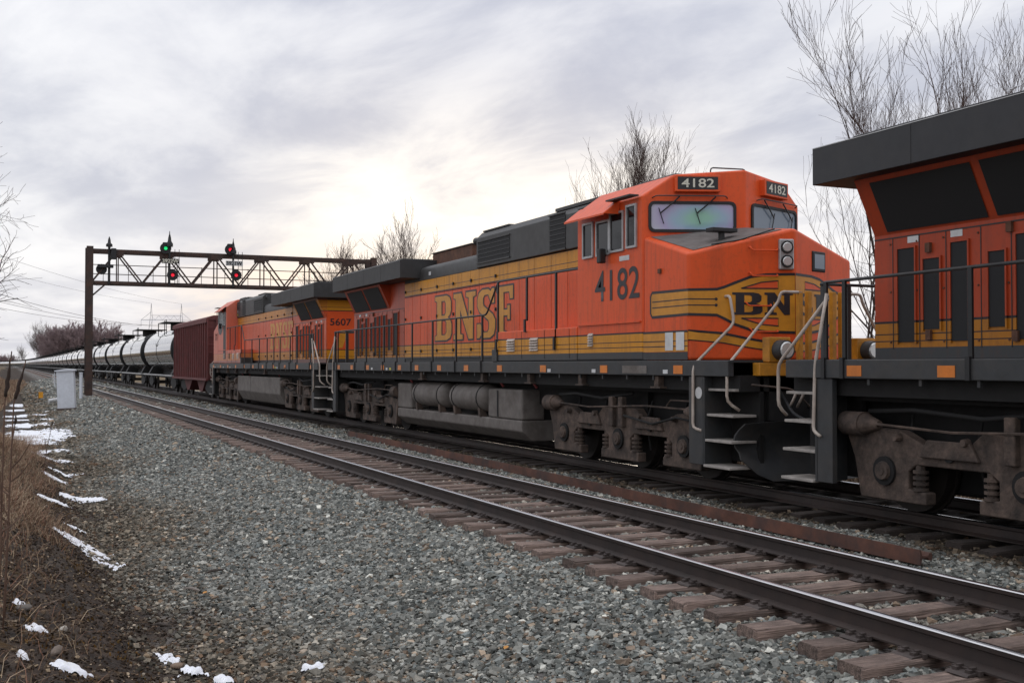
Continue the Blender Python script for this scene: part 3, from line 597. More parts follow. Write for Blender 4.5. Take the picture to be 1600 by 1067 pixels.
def loco(name, yf, d, label, num, old=False, lead=False):
    root = empty(name, (XT, yf, 0), label, 'locomotive', 'orange diesel locomotives')
    near = lambda x: -abs(x)
    cabm, hoodm = ('cab_old', 'hood_old') if old else ('cab', 'hood')
    B = lambda: MB(d)
    # underframe and deck
    t = B(); t.box(-.9, .9, .55, 21.7, .95, 1.60); t.box(-1.4, 1.4, .55, 21.7, 1.36, 1.585); t.build('underframe', 'under', root)
    t = B(); t.box(-1.50, 1.50, .60, 21.70, 1.765, 1.80); t.build('walkway_deck', 'grey', root)
    for sg in (-1, 1):
        t = B(); t.box(sg*1.45, sg*1.55, .62, 21.68, 1.57, 1.795); t.build('side_sill', 'grey', root, bevel=.012)
    for k in range(24): t = B(); t.box(-1.52, -1.49, 1.8+k*.8, 1.84+k*.8, 1.50, 1.57); t.build('sill_bracket', 'grey', root)
    for s_ in ([1.75, 4.0, 6.3, 8.3, 10.1, 11.75, 13.3, 14.6, 16.0, 17.35, 18.9, 20.3] if not old else [1.7+1.9*k for k in range(11)]):
        t = B(); t.box(-1.556, -1.55, s_, s_+.24, 1.60, 1.725); t.build('reflector', 'reflector', root)
    for s_, m_ in ((4.4, 'white'), (2.15, 'white'), (6.1, 'white'), (15.4, 'yellow_tag'), (15.7, 'white'), (17.0, 'white')):
        t = B(); t.box(-1.556, -1.551, s_, s_+.13, 1.60, 1.66); t.build('sill_sticker', m_, root)
    t = B(); t.box(-1.557, -1.551, 2.75, 3.5, 1.60, 1.72); t.build('data_plate', 'tank', root)
    for s_ in (2.5, 5.0, 7.1, 9.4, 13.2):
        t = B(); t.box(-1.5, -1.38, s_, s_+.12, 1.40, 1.56); t.box(-1.52, -1.34, s_-.08, s_+.2, 1.375, 1.40); t.build('jacking_bracket', 'truck', root)
    # cab body
    sec = [(-1.53, 1.80), (-1.53, 4.40), (-1.05, 4.74), (0, 4.82), (1.05, 4.74), (1.53, 4.40), (1.53, 1.80)]
    t = B(); fs = lambda x: 2.3+.6*abs(x)/1.53
    t.add([(x, 5.1, z) for x, z in sec]+[(x, fs(x), z) for x, z in sec]+[(0, 2.3, 1.8)],
          [tuple(range(7))]+[(i, i+1, 8+i, 7+i) for i in range(6)]+[(7, 8, 9, 10, 14), (10, 11, 12, 13, 14), (0, 7, 14, 13, 6)])
    cab = t.build('cab', cabm, root, bevel=.035)
    t = B(); t.box(-.6, .6, 3.4, 4.6, 4.80, 4.90); t.build('roof_box', 'grey', cab, bevel=.02)
    railpipe(d, cab, [(-.35, 2.75, 4.78), (-.35, 2.75, 4.90), (.25, 2.65, 4.90), (.25, 2.65, 4.79)], .012, 'grey', 'roof_grab_iron')
    t = B(); t.box(-1.56, -1.53, 2.95, 5.05, 2.405, 2.43); t.build('belt_rail', cabm, cab)
    # nose
    t = B()
    lo = [(-1.53, 2.88), (-1.53, 1.63), (0, 1.1), (1.53, 1.63), (1.53, 2.88), (0, 2.29)]; hi = [3.74, 3.375, 3.76, 3.375, 3.74, 3.90]
    t.add([(x, s_, 1.80) for x, s_ in lo]+[(x, s_, z) for (x, s_), z in zip(lo, hi)],
          [(0,1,7,6), (1,2,8,7), (2,3,9,8), (3,4,10,9), (4,5,11,10), (5,0,6,11), (6,7,11), (7,8,11), (11,8,9), (11,9,10), (5,4,3,2,1,0)])
    nose = t.build('nose', 'nose' if not old else cabm, root, bevel=.05)
    for sg in (1, -1):
        A6, A7, A8, A11 = (Vector((sg*x, s_, z+.008)) for x, s_, z in ((-1.53, 2.88, 3.74), (-1.53, 1.63, 3.375), (0, 1.1, 3.76), (0, 2.29, 3.90)))
        q7 = A7.lerp(A11, .09); q11 = A11.lerp(A7, .015); q6 = A6.lerp((A7+A11)/2, .10); q8 = A8.lerp((A7+A11)/2, .15).lerp(A11, .02)
        t = B(); t.add([q6, q7, q8, q11], [(0, 1, 3), (1, 2, 3)]); t.build('anti_glare_panel', 'glare', nose)
    # windshields with gaskets
    for mir in (False, True):
        fn = facet(CF, .0, mir); nm = 'painted_sheen' if not mir else 'glass_blue'
        def rr(u0, u1, z0, z1, o, r=.09):
            P = []
            for cx, cz, a0 in ((u1-r, z1-r, 0), (u0+r, z1-r, 90), (u0+r, z0+r, 180), (u1-r, z0+r, 270)):
                for q in range(4): an = rad(a0+q*30); P.append(fn(cx+r*math.cos(an), cz+r*math.sin(an), o))
            return P
        t = B(); o1 = rr(.09, 1.49, 3.82, 4.31, .0); o2 = rr(.09, 1.49, 3.82, 4.31, .03); i2 = rr(.135, 1.445, 3.865, 4.265, .03, .06); i1 = rr(.135, 1.445, 3.865, 4.265, .008, .06)
        n_ = len(o1)
        for r0, r1 in ((o1, o2), (o2, i2), (i2, i1)):
            for k in range(n_): j = (k+1) % n_; t.quad(r0[k], r0[j], r1[j], r1[k])
        gk = t.build('windshield_gasket', 'rubber', cab)
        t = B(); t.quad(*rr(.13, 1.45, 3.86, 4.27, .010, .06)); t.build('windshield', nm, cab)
        for u in (.30, .88):
            t = B(); t.tube([fn(u+.28, 4.38, .05), fn(u+.14, 4.25, .06), fn(u-.02, 4.12, .045)], .012, 5); t.tube([fn(u-.05, 4.2, .04), fn(u+.03, 3.95, .04)], .008, 4); t.build('wiper', 'black', cab)
        railpipe(d, cab, [fn(.15, 4.36, .02), fn(.20, 4.385, .10), fn(1.30, 4.385, .10), fn(1.35, 4.36, .02)], .010, 'grey', 'wiper_guard')
        # number board
        t = B(); u0, u1, z0, z1 = .50, 1.22, 4.45, 4.715
        t.loft([[fn(u0, z0, -.02), fn(u1, z0, -.02), fn(u1, z1, -.02), fn(u0, z1, -.02)], [fn(u0, z0, .10), fn(u1, z0, .10), fn(u1, z1, .10), fn(u0, z1, .10)]])
        nb = t.build('number_board', 'nose' if not old else cabm, cab, bevel=.012)
        t = B(); t.quad(fn(u0+.04, z0+.035, .104), fn(u1-.04, z0+.035, .104), fn(u1-.04, z1-.03, .104), fn(u0+.04, z1-.03, .104)); t.build('number_panel', 'black', nb)
        if d == 1 and not lead:
            me = text2d(num, .012); f2 = (lambda u, v: fn(u, v, .108)) if not mir else (lambda u, v: fn(u0+u1-u, v, .108))
            link('number', place2d(me, f2, (u0+.10, u1-.10, z0+.065, z1-.06)), 'cream', nb)
    # headlights, nose window, nose grab irons
    fn = facet(AF, 0); fm = facet(AF, 0, True)
    t = B(); t.loft([[fn(u, z, -.05) for u, z in ((1.36, 3.13), (1.60, 3.13), (1.60, 3.60), (1.36, 3.60))], [fn(u, z, .05) for u, z in ((1.37, 3.14), (1.59, 3.14), (1.59, 3.59), (1.37, 3.59))]]); hl = t.build('headlight_housing', 'silver', nose, bevel=.02)
    for z in (3.26, 3.47):
        t = B(); t.cyl(fn(1.48, z, .045), fn(1.48, z, .075), .095, .092, 16); t.build('headlight_rim', 'black', hl, smooth=True)
        t = B(); t.cyl(fn(1.48, z, .07), fn(1.48, z, .085), .075, .06, 16); t.build('headlight_lens', 'lens', hl, smooth=True)
    t = B(); t.loft([[fm(u, z, -.01) for u, z in ((.78, 3.14), (1.16, 3.14), (1.16, 3.46), (.78, 3.46))], [fm(u, z, .02) for u, z in ((.79, 3.15), (1.15, 3.15), (1.15, 3.45), (.79, 3.45))]]); nw = t.build('nose_window_frame', 'rubber', nose, bevel=.03)
    t = B(); t.quad(*[fm(u, z, .024) for u, z in ((.83, 3.19), (1.11, 3.19), (1.11, 3.41), (.83, 3.41))]); t.build('nose_window', 'glass_blue', nw)
    for u0, u1, z in ((.92, 1.34, 3.42), (.92, 1.34, 3.04), (.86, 1.24, 2.60), (.92, 1.34, 2.22)):
        railpipe(d, nose, [fn(u0, z+.05, 0), fn(u0, z+.05, .06), fn(u0+.03, z, .07), fn(u1, z, .07), fn(u1, z+.03, 0)], .011, 'nose' if not old else cabm, 'grab_iron')
    railpipe(d, nose, [fn(.35, 3.50, .02), fn(.8, 3.58, -.05), fn(1.3, 3.74, .03)], .011, 'black', 'nose_top_rail')
    t = B(); t.box(-1.0, -.55, 1.75, 1.95, 3.74, 3.80); t.cyl((-.78, 1.85, 3.58), (-.78, 1.85, 3.76), .05, n=8); t.build('antenna_dome', 'black', nose, bevel=.01)
    t = B(); t.box(-1.56, -1.53, 2.35, 2.42, 3.13, 3.2); t.build('nose_lifting_lug', 'rust', nose)
    # nose emblem: winged band running round from the cab side across the nose
    if not old:
        side = lambda o: (lambda u, z: (-1.53-o, 1.63-u, z))
        for mir in (False, True):
            ff = fm if mir else fn; sx = 1 if mir else -1
            S1 = lambda o: (lambda u, z: (sx*(1.53+o), 1.63-u, z) if u < 0 else ff(u, z, o))
            up = [(-1.02, 2.80), (-.98, 2.845), (0, 2.835), (.43, 2.845), (.55, 2.88), (.70, 2.94), (.94, 3.03), (1.18, 3.065), (FLEN-.005, 3.075)]
            dn = [(-1.02, 2.51), (-.98, 2.465), (0, 2.475), (.43, 2.465), (.55, 2.41), (.70, 2.33), (.94, 2.25), (1.18, 2.22), (FLEN-.005, 2.21)]
            t = B(); strip(t, S1(.004), up, dn); t.build('nose_emblem', 'decal_yellow', nose)
            t = B(); line(t, S1(.007), up, .04); line(t, S1(.007), dn, .04); line(t, S1(.007), [(-1.03, 2.80), (-1.03, 2.51)], .04)
            for z in (2.70, 2.61): line(t, S1(.007), [(-.98, z), (0, z), (.40, z)], .016); t.quad(*[S1(.008)(.42+.025*math.cos(rad(q*60)), z+.025*math.sin(rad(q*60))) for q in range(6)])
            for sgn, z0 in ((1, 2.86), (-1, 2.42)):
                tri = [(.80, z0), (1.10, z0+sgn*.09), (1.36, z0+sgn*.115), (1.36, z0)]
                line(t, S1(.009), tri+[tri[0]], .018)
            # lower stripe dipping across the pilot face
            line(t, S1(.007), [(0, 2.235), (.5, 2.20), (.9, 2.12), (1.25, 2.06), (FLEN, 2.05)], .035); line(t, S1(.007), [(0, 2.10), (.5, 2.06), (.9, 1.99), (1.25, 1.94), (FLEN, 1.93)], .016)
            line(t, S1(.007), [(-1.25, 2.23), (-.01, 2.23)], .032)
            for z in (2.09, 2.01): line(t, S1(.007), [(-1.25, z), (-.01, z)], .014)
            t.build('emblem_outline', 'decal_black', nose)
            t = B(); strip(t, S1(.003), [(0, 2.235), (.5, 2.20), (.9, 2.12), (1.25, 2.06), (FLEN, 2.05)], [(0, 2.10), (.5, 2.06), (.9, 1.99), (1.25, 1.94), (FLEN, 1.93)])
            strip(t, S1(.003), [(-1.25, 2.24), (-.01, 2.24)], [(-1.25, 1.93), (-.01, 1.93)]); t.build('lower_stripe', 'decal_yellow', nose)
            for sgn, z0 in ((1, 2.865), (-1, 2.415)):
                t = B(); t.quad(*[S1(.006)(u, z) for u, z in ((.84, z0+sgn*.004), (1.10, z0+sgn*.08), (1.35, z0+sgn*.105), (1.35, z0+sgn*.004))])
                t.build('emblem_inlay', 'decal_orange', nose)
            t = B(); strip(t, S1(.003), [(-1.25, 1.925), (-.01, 1.925)], [(-1.25, 1.81), (-.01, 1.81)]); t.build('skirt_stripe', 'grey', nose)
        for ch, (u0, u1), mir in (('B', (.66, 1.12), 0), ('N', (1.15, 1.585), 0), ('S', (1.55, 1.15), 1), ('F', (1.10, .68), 1)):
            if d == 1: link('emblem_letter', place2d(shape2d(SLAB[ch]), (lambda u, v: (fm if mir else fn)(u, v, .009)), (u0, u1, 2.47, 2.80)), 'decal_black', nose)
        for s_, m_ in ((1.72, 1), (2.02, 1)):
            t = B(); t.quad((-1.541, s_, 1.95), (-1.541, s_+.22, 1.95), (-1.541, s_+.22, 2.22), (-1.541, s_, 2.22)); t.build('paper_notice', 'white', nose)
    # side windows and awning
    for s0, s1, z0, z1 in ((4.48, 4.86, 3.56, 4.17), (3.92, 4.38, 3.56, 4.15), (3.46, 3.92, 3.58, 4.24), (3.06, 3.38, 3.60, 4.30)):
        t = B(); w_ = .035
        t.box(-1.565, -1.53, s0, s1, z0, z0+w_); t.box(-1.565, -1.53, s0, s1, z1-w_, z1); t.box(-1.564, -1.53, s0, s0+w_, z0+w_, z1-w_); t.box(-1.564, -1.53, s1-w_, s1, z0+w_, z1-w_)
        fr = t.build('side_window_frame', 'silver', cab)
        t = B(); t.box(-1.541, -1.532, s0+.03, s1-.03, z0+.03, z1-.03); t.build('side_window', 'glass', fr)
    t = B(); t.prism([(-1.54, 4.42), (-1.52, 4.44), (-1.83, 4.20), (-1.83, 4.17)], 'y', 3.62, 5.02); t.prism([(-1.54, 4.42), (-1.83, 4.19), (-1.54, 4.19)], 'y', 3.60, 3.615); t.build('window_awning', cabm, cab)
    t = B(); t.box(-1.72, -1.55, 2.98, 3.75, 4.40, 4.425); t.build('rain_gutter', 'grey', cab)
    t = B(); t.box(-1.70, -1.58, 3.98, 4.10, 3.42, 3.66); t.build('mirror', 'black', cab, bevel=.02)
    t = B(); t.quad((-1.537, 3.3, 3.42), (-1.537, 3.62, 3.42), (-1.537, 3.62, 3.50), (-1.537, 3.3, 3.50)); t.build('builder_plate', 'white', cab)
    def louvre(s0, s1, z0, z1, par, m_='handrail', x=-1.53):
        for k in range(5):
            z = z0+(z1-z0)*k/5; t = B(); t.prism([(x, z), (x-.035, z), (x, z+.045)], 'y', s0, s1); t.build('louvre_slat', m_, par)
    louvre(4.52, 4.68, 2.05, 2.27, cab)
    # wide equipment box behind the cab
    t = B(); t.box(-1.53, -1.005, 5.11, 8.55, 1.805, 2.40); eb = t.build('equipment_box', cabm, root, bevel=.02)
    louvre(7.72, 8.08, 2.0, 2.25, eb); louvre(6.68, 7.02, 2.0, 2.25, eb)
    t = B()
    for s_ in (5.4, 6.4, 7.4): t.box(-1.535, -1.53, s_, s_+.008, 1.85, 2.38)
    t.build('panel_seam', 'black', eb)
    t = B(); t.box(-1.56, -1.05, 8.56, 8.80, 1.80, 2.05); t.build('walkway_step', 'grey', root, bevel=.01)
    # hood
    t = B(); t.box(-.985, .985, 5.1, 15.9, 1.80, 3.89); hood = t.build('hood', 'black', root)
    t = B(); t.box(.986, 1.0, 5.1, 15.9, 1.80, 3.885); t.build('hood_far_side', hoodm, hood)
    edges = [5.12, 5.75, 6.45, 7.15, 7.9, 8.6, 9.25, 9.9, 10.75, 11.3, 11.85, 12.4, 12.95, 13.5, 14.1, 14.65, 15.25, 15.88]
    for k in range(len(edges)-1):
        z0 = 1.90 if edges[k] >= 8.55 else 2.42
        t = B(); t.box(-1.015, -.98, edges[k]+.010, edges[k+1]-.010, z0, 3.50); t.build('hood_door', hoodm, hood)
        t = B(); t.box(-1.012, -.98, edges[k]+.006, edges[k+1]-.006, 3.52, 3.875); t.build('hood_upper_panel', hoodm, hood)
        if k % 2 == 0 and z0 < 2:
            for z in (2.05, 2.9, 3.62): t = B(); t.box(-1.045, -1.012, edges[k+1]-.10, edges[k+1]-.05, z, z+.07); t.build('door_latch', 'black', hood)
    t = B(); t.prism([(-1.0, 3.89), (-1.0, 4.12), (-.95, 4.21), (-.82, 4.26), (.82, 4.26), (.95, 4.21), (1.0, 4.12), (1.0, 3.89)], 'y', 10.85, 15.9); ht = t.build('hood_roof', 'roof', root, smooth=True)
    for s_ in (13.9, 15.6): t = B(); t.quad((-1.006, s_, 3.98), (-1.006, s_+.16, 3.98), (-1.006, s_+.16, 4.07), (-1.006, s_, 4.07)); t.build('hood_sticker', 'white', ht)
    t = B(); t.prism([(-1.06, 3.90), (-1.06, 4.56), (-.92, 4.70), (.92, 4.70), (1.06, 4.56), (1.06, 3.90)], 'y', 5.105, 10.82); th = t.build('auxiliary_cab', 'roof', root, bevel=.015)
    t = B(); t.box(-.95, .95, 5.11, 7.1, 4.70, 4.76); t.box(-.95, .95, 9.3, 10.7, 4.70, 4.73); t.build('roof_hatch', 'roof', th)
    for s0, s1, z0, z1 in ((9.0, 10.72, 4.0, 4.46), (6.45, 7.12, 3.93, 4.60), (5.25, 5.9, 4.25, 4.58)):
        t = B(); t.box(-1.066, -1.06, s0, s1, z0, z1); gr = t.build('intake_grille', 'screen', th)
        n_ = int((z1-z0)/.09)
        for k in range(n_): t = B(); t.box(-1.075, -1.066, s0, s1, z0+k*(z1-z0)/n_, z0+k*(z1-z0)/n_+.014); t.build('grille_bar', 'grey', gr)
        
        for za, zb in ((z1, z1+.02), (z0-.02, z0)): t = B(); t.box(-1.085, -1.06, s0-.02, s1+.02, za, zb); t.build('grille_frame', 'roof', gr)
    for s_, z, m_ in ((5.3, 4.12, 'white'), (5.3, 3.97, 'yellow_tag')): t = B(); t.quad((-1.064, s_, z), (-1.064, s_+.1, z), (-1.064, s_+.1, z+.1), (-1.064, s_, z+.1)); t.build('warning_label', m_, th)
    t = B(); t.cyl((-.9, 10.95, 4.55), (-.9, 11.2, 4.55), .07, .09, 10); t.cyl((-.9, 10.83, 4.55), (-.9, 10.96, 4.55), .03, n=6); t.build('horn', 'grey', th, smooth=True)
    t = B(); t.box(-.55, .55, 12.3, 15.0, 4.26, 4.62); t.build('exhaust_stack', 'rust', root, bevel=.02)
    t = B(); t.box(-.58, .58, 12.27, 15.03, 4.62, 4.64); t.build('exhaust_cap', 'roof', root)
    # radiator section
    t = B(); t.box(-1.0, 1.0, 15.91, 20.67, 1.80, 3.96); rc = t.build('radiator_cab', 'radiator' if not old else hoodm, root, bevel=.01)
    for sg in (-1, 1): t = B(); t.prism([(sg*.99, 3.27), (sg*1.32, 3.95), (sg*.99, 3.95)], 'y', 17.15, 20.66); t.build('radiator_flare', 'radiator' if not old else hoodm, rc)
    for s0, s1 in ((17.33, 18.80), (18.92, 20.42)):
        t = B(); n = Vector((-.68, -.33)).normalized()*.012
        P = lambda f, s_: (-.99-.33*f+n.x, s_, 3.27+.68*f+n.y)
        t.quad(P(.08, s0), P(.08, s1), P(.92, s1), P(.92, s0)); t.build('radiator_screen', 'screen', rc)
    for s0, s1, z0, z1 in ((20.0, 20.27, 2.0, 3.1), (19.62, 19.87, 2.14, 2.95), (19.22, 19.46, 2.0, 3.1), (18.72, 18.94, 2.14, 2.95), (18.33, 18.58, 2.0, 3.1), (17.95, 18.17, 1.95, 3.12), (17.5, 17.75, 2.0, 3.12), (17.05, 17.32, 2.14, 3.0), (16.45, 16.85, 2.0, 3.15)):
        t = B(); t.box(-1.012, -1.0, s0, s1, z0, z1); ag = t.build('air_grille', 'screen', rc)
        t = B(); t.box(-1.025, -1.0, s0-.02, s0, z0-.02, z1+.02); t.box(-1.025, -1.0, s1, s1+.02, z0-.02, z1+.02); t.box(-1.024, -1.0, s0, s1, z1, z1+.02); t.build('grille_frame', 'radiator' if not old else hoodm, ag)
    for s_ in (15.95, 16.35, 16.95, 17.42, 17.85, 18.25, 18.65, 19.05, 19.54, 19.94, 20.36):
        t = B(); t.box(-1.004, -1.0, s_-.006, s_+.006, 1.92, 3.24); t.build('panel_seam', 'black', rc)
        for z in (2.0, 2.6, 3.17): t = B(); t.cyl((-1.0, s_+.035, z), (-1.012, s_+.035, z), .012, n=6); t.build('bolt', 'rust', rc)
    t = B(); t.box(-1.006, -1.0, 15.93, 20.66, 3.235, 3.25); t.build('panel_seam', 'black', rc)
    for s_, z in ((19.95, 3.16), (19.3, 3.16)): t = B(); t.quad((-1.004, s_, z), (-1.004, s_+.17, z), (-1.004, s_+.17, z+.09), (-1.004, s_, z+.09)); t.build('warning_label', 'white', rc)
    for s_, z in ((19.75, 3.02), (18.62, 3.13), (19.75, 2.02), (18.55, 1.98)): t = B(); t.box(-1.04, -1.0, s_, s_+.07, z, z+.11); t.build('door_latch', 'rust', rc)
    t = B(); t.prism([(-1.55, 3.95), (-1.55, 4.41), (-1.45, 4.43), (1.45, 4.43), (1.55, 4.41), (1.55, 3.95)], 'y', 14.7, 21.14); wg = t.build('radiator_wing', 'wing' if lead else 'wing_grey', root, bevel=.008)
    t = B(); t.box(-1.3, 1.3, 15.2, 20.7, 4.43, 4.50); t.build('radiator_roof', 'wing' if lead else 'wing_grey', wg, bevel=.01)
    t = B(); t.box(-1.556, -1.552, 14.7, 21.14, 4.398, 4.405); t.build('wing_trim_line', 'white', wg)
    for s_ in (16.3, 17.9, 19.5): t = B(); t.box(-1.553, -1.549, s_, s_+.01, 3.96, 4.40); t.build('wing_seam', 'black', wg)
    if d == -1:   # this hood end faces the camera
        t = B(); t.box(-.97, .97, 20.672, 20.69, 1.82, 3.94); t.build('hood_end', 'hood_end', root)
        me = text2d(num, .012); link('end_number', place2d(me, lambda u, v: (u, -20.70, v), (-.88, -.15, 3.05, 3.28)), 'decal_black', root)
        for s_ in (-1, 1): t = B(); t.prism([(s_*.25, 2.9), (s_*.45, 2.3), (s_*.65, 2.3), (s_*.5, 2.9)], 'y', 20.69, 20.697); t.build('end_stripe', 'decal_yellow', root)
    # lettering
    if not old:
        for ch, (s0, s1) in zip('BNSF', ((13.54, 12.44), (12.30, 10.95), (10.86, 9.85), (9.76, 8.92))):
            for off, m_, x, nm in ((.025, 'decal_black', -1.020, 'letter_outline'), (-.004, 'decal_yellow', -1.024, 'letter')):
                me = shape2d(SLAB[ch], off); e = off+.004 if off > 0 else 0
                link(nm, place2d(me, lambda u, v: (x, d*(s0-u), v), (-e*1.6, s0-s1+e*1.6, 2.33-e*1.4, 3.40+e*1.4)), m_, hood)
        if not lead: me = text2d(num, .008); link('cab_number', place2d(me, lambda u, v: (-1.536, d*(4.45-u), v), (0, 1.46, 2.79, 3.31)), 'decal_black', cab)
    else:
        for ch, (y0, y1) in zip('BNSF', ((-12.1, -13.0), (-13.15, -14.2), (-14.3, -15.1), (-15.2, -16.0))):
            me = shape2d(SLAB[ch], .0); link('letter', place2d(me, lambda u, v: (-1.020, y0-u, v), (0, y0-y1, 2.36, 3.38)), 'decal_yellow', hood)
        me = text2d(num, .0); link('cab_number', place2d(me, lambda u, v: (-1.536, -2.0-u, v), (0, .9, 2.9, 3.25)), mk('faded_lettering', (.30, .10, .07), .6), cab)
        t = B(); t.quad(*[(-1.537, 3.5+.62*math.cos(rad(q*30)), 3.55+.42*math.sin(rad(q*30))) for q in range(12)]); t.build('old_emblem', 'decal_black', cab)
        t = B(); t.quad((-1.535, 4.3, 2.0), (-1.535, 4.95, 2.0), (-1.535, 4.95, 4.35), (-1.535, 4.3, 4.35)); t.build('dark_door_panel', 'black', cab)
    # walkway railing
    railpipe(d, root, [(-1.5, 20.98, 2.74), (-1.5, 9.22, 2.78), (-1.5, 8.60, 3.43), (-1.5, 5.12, 3.42), (-1.48, 5.1, 3.38)], .020, 'grey' if not lead else 'grey', 'walkway_handrail')
    for s_, z0, z1 in ((20.95, 1.57, 2.74), (20.62, 1.57, 2.74), (18.72, 1.57, 2.74), (17.7, 1.57, 2.75), (16.1, 1.57, 2.75), (15.05, 1.57, 2.76), (13.85, 1.57, 2.76), (12.4, 1.57, 2.77), (10.9, 1.57, 2.77), (9.4, 1.57, 2.77), (8.58, 2.0, 3.42), (7.2, 2.36, 3.42), (5.95, 2.0, 3.42)):
        t = B(); t.box(-1.575, -1.545, s_-.03, s_+.03, z0, z0+.25); t.box(-1.53, -1.50, s_-.028, s_+.028, z0+.22, z1); t.build('railing_post', 'black', root)
    # end steps and handrails
    steps(root, d, .55, 1.24, 1.24, 1.62, True); steps(root, d, 21.80, 21.12, 20.83, 21.12, True)
    t = B(); t.cyl((-1.531, 1.36, 1.33), (-1.536, 1.36, 1.33), .085, n=16); t.build('round_sticker', 'white', root)
    p0 = fn(.56, 2.74, 0); p1 = fn(.60, 2.74, .09); p2 = fn(.66, 2.34, .12)
    railpipe(d, root, [p0, p1, p2, (-1.55, 1.47, 1.72), (-1.56, 1.47, .82), (-1.52, 1.30, .79)], .022, 'handrail')
    railpipe(d, root, [(-.36, .52, 2.76), (-.72, .52, 2.76), (-.76, .52, 2.62), (-1.52, .68, 1.72), (-1.53, .68, 1.22), (-1.36, .62, 1.10)], .022, 'handrail')
    railpipe(d, root, [(.36, .52, 2.76), (.72, .52, 2.76), (.76, .52, 2.62), (1.52, .68, 1.72), (1.53, .68, 1.22), (1.36, .62, 1.10)], .022, 'handrail')
    railpipe(d, root, [(-1.5, 20.93, 2.55), (-1.53, 21.85, 1.74), (-1.53, 21.85, 1.2), (-1.36, 21.90, 1.08)], .022, 'handrail')
    railpipe(d, root, [(-1.54, 20.90, 2.60), (-1.54, 21.12, 1.74), (-1.55, 21.15, .92), (-1.55, 21.02, .86)], .022, 'handrail')
    for x in (-.38, -.22, .22, .38): t = B(); t.box(x-.035, x+.035, .50, .58, 1.80, 2.78); t.build('end_post', 'yellow', root, bevel=.008)
    for x in (-.95, -.55, .55, .95): t = B(); t.box(x-.03, x+.03, 21.62, 21.68, 1.80, 2.78); t.build('rear_end_post', 'grey', root)
    railpipe(d, root, [(-1.0, 21.65, 2.78), (1.0, 21.65, 2.78)], .02, 'grey', 'rear_handrail')
    t = B(); t.box(-1.15, 1.15, .44, .60, 1.58, 1.76); t.build('end_beam', 'yellow', root, bevel=.01)
    for sg in (-1, 1):
        t = B(); t.box(sg*.60, sg*.97, .46, .62, 1.77, 2.12); dl = t.build('ditch_light_bracket', 'yellow', root, bevel=.012)
        t = B(); t.cyl((sg*.79, .30, 1.94), (sg*.79, .50, 1.94), .135, .145, 16); t.build('ditch_light', 'grey', dl, smooth=True)
        t = B(); t.cyl((sg*.79, .285, 1.94), (sg*.79, .302, 1.94), .10, .118, 16); t.build('ditch_light_lens', 'lens', dl, smooth=True)
        # pilot, rear plate, coupler, hoses
    t = B(); t.box(-1.0, 1.0, .62, .70, .40, 1.58); t.build('pilot_plate', 'under', root)
    t = B(); t.box(-1.0, 1.0, 21.6, 21.68, .40, 1.58); t.build('rear_plate', 'under', root)
    for s0, s1 in ((.02, .65), (21.65, 22.28)):
        t = B(); t.box(-.1, .1, s0+.1, s1-.1, .78, 1.0); t.box(-.18, .18, (s0 if s0 < 5 else s1-.24), (s0+.24 if s0 < 5 else s1), .74, 1.04); t.build('coupler', 'wheel', root, bevel=.03)
    if not lead or True:
        t = B(); secs = []
        for x in np.linspace(-1.38, 1.38, 13):
            s0 = .12+.24*abs(x); zt = 1.02-.10*abs(x)/1.4; zb = .12+(.30 if abs(x) > 1.3 else .10 if abs(x) > 1.1 else 0)
            P = [(x, s0+.30*math.sin(math.pi*q/6)*.9+(.10 if q == 0 else 0), zb+(zt-zb)*q/6) for q in range(7)]
            secs.append(P+[(x, p[1]+.03, p[2]) for p in reversed(P)])
        t.loft(secs); t.build('snow_plow', 'grey', root, smooth=True)
    for x in (-.55, -.42, .42):
        railpipe(d, root, [(x, .44, 1.62), (x-.06, .25, 1.70), (x-.16, .12, 1.55), (x-.22, .16, 1.30), (x-.2, .3, 1.15)], .02, 'handrail', 'air_hose')
    for x in (-.5, .45):
        railpipe(d, root, [(x, 21.68, 1.4), (x, 21.95, 1.3), (x-.05, 22.1, .9), (x-.1, 22.0, .6)], .022, 'black', 'air_hose')
    for x, z, dz in ((-.75, 1.45, .55), (.3, 1.5, .7), (-.2, 1.2, .5)):
        railpipe(d, root, [(x, .6, z), (x-.03, .2, z-dz*.7), (x-.05, -.35, z-dz), (x-.03, -.7, z-dz*.6), (x, -.95, z-.1)], .024, 'black', 'jumper_cable')
    railpipe(d, root, [(-1.3, .42, 1.46), (-.7, .30, 1.40), (-.3, .22, 1.02), (-.1, .1, 1.0)], .014, 'truck', 'uncoupling_lever')
    # fuel tank and air reservoirs
    if not old:
        t = B(); t.prism([(-1.30, .62), (-1.30, .40), (-1.05, .20), (1.05, .20), (1.30, .40), (1.30, .62)], 'y', 7.9, 15.6); t.build('fuel_tank', 'tank', root, bevel=.03)
        t = B(); t.box(-.80, 1.25, 7.95, 15.55, .62, 1.30); t.build('tank_core', 'under', root)
        for s0, s1, zt in ((7.9, 9.60, 1.24), (14.55, 15.6, 1.27)):
            t = B(); t.box(-1.30, -.78, s0, s1, .622, zt); t.build('tank_end_block', 'tank', root, bevel=.05)
        t = B(); t.box(-1.32, -1.30, 9.05, 9.09, .66, 1.2); t.build('sight_gauge', 'black', root)
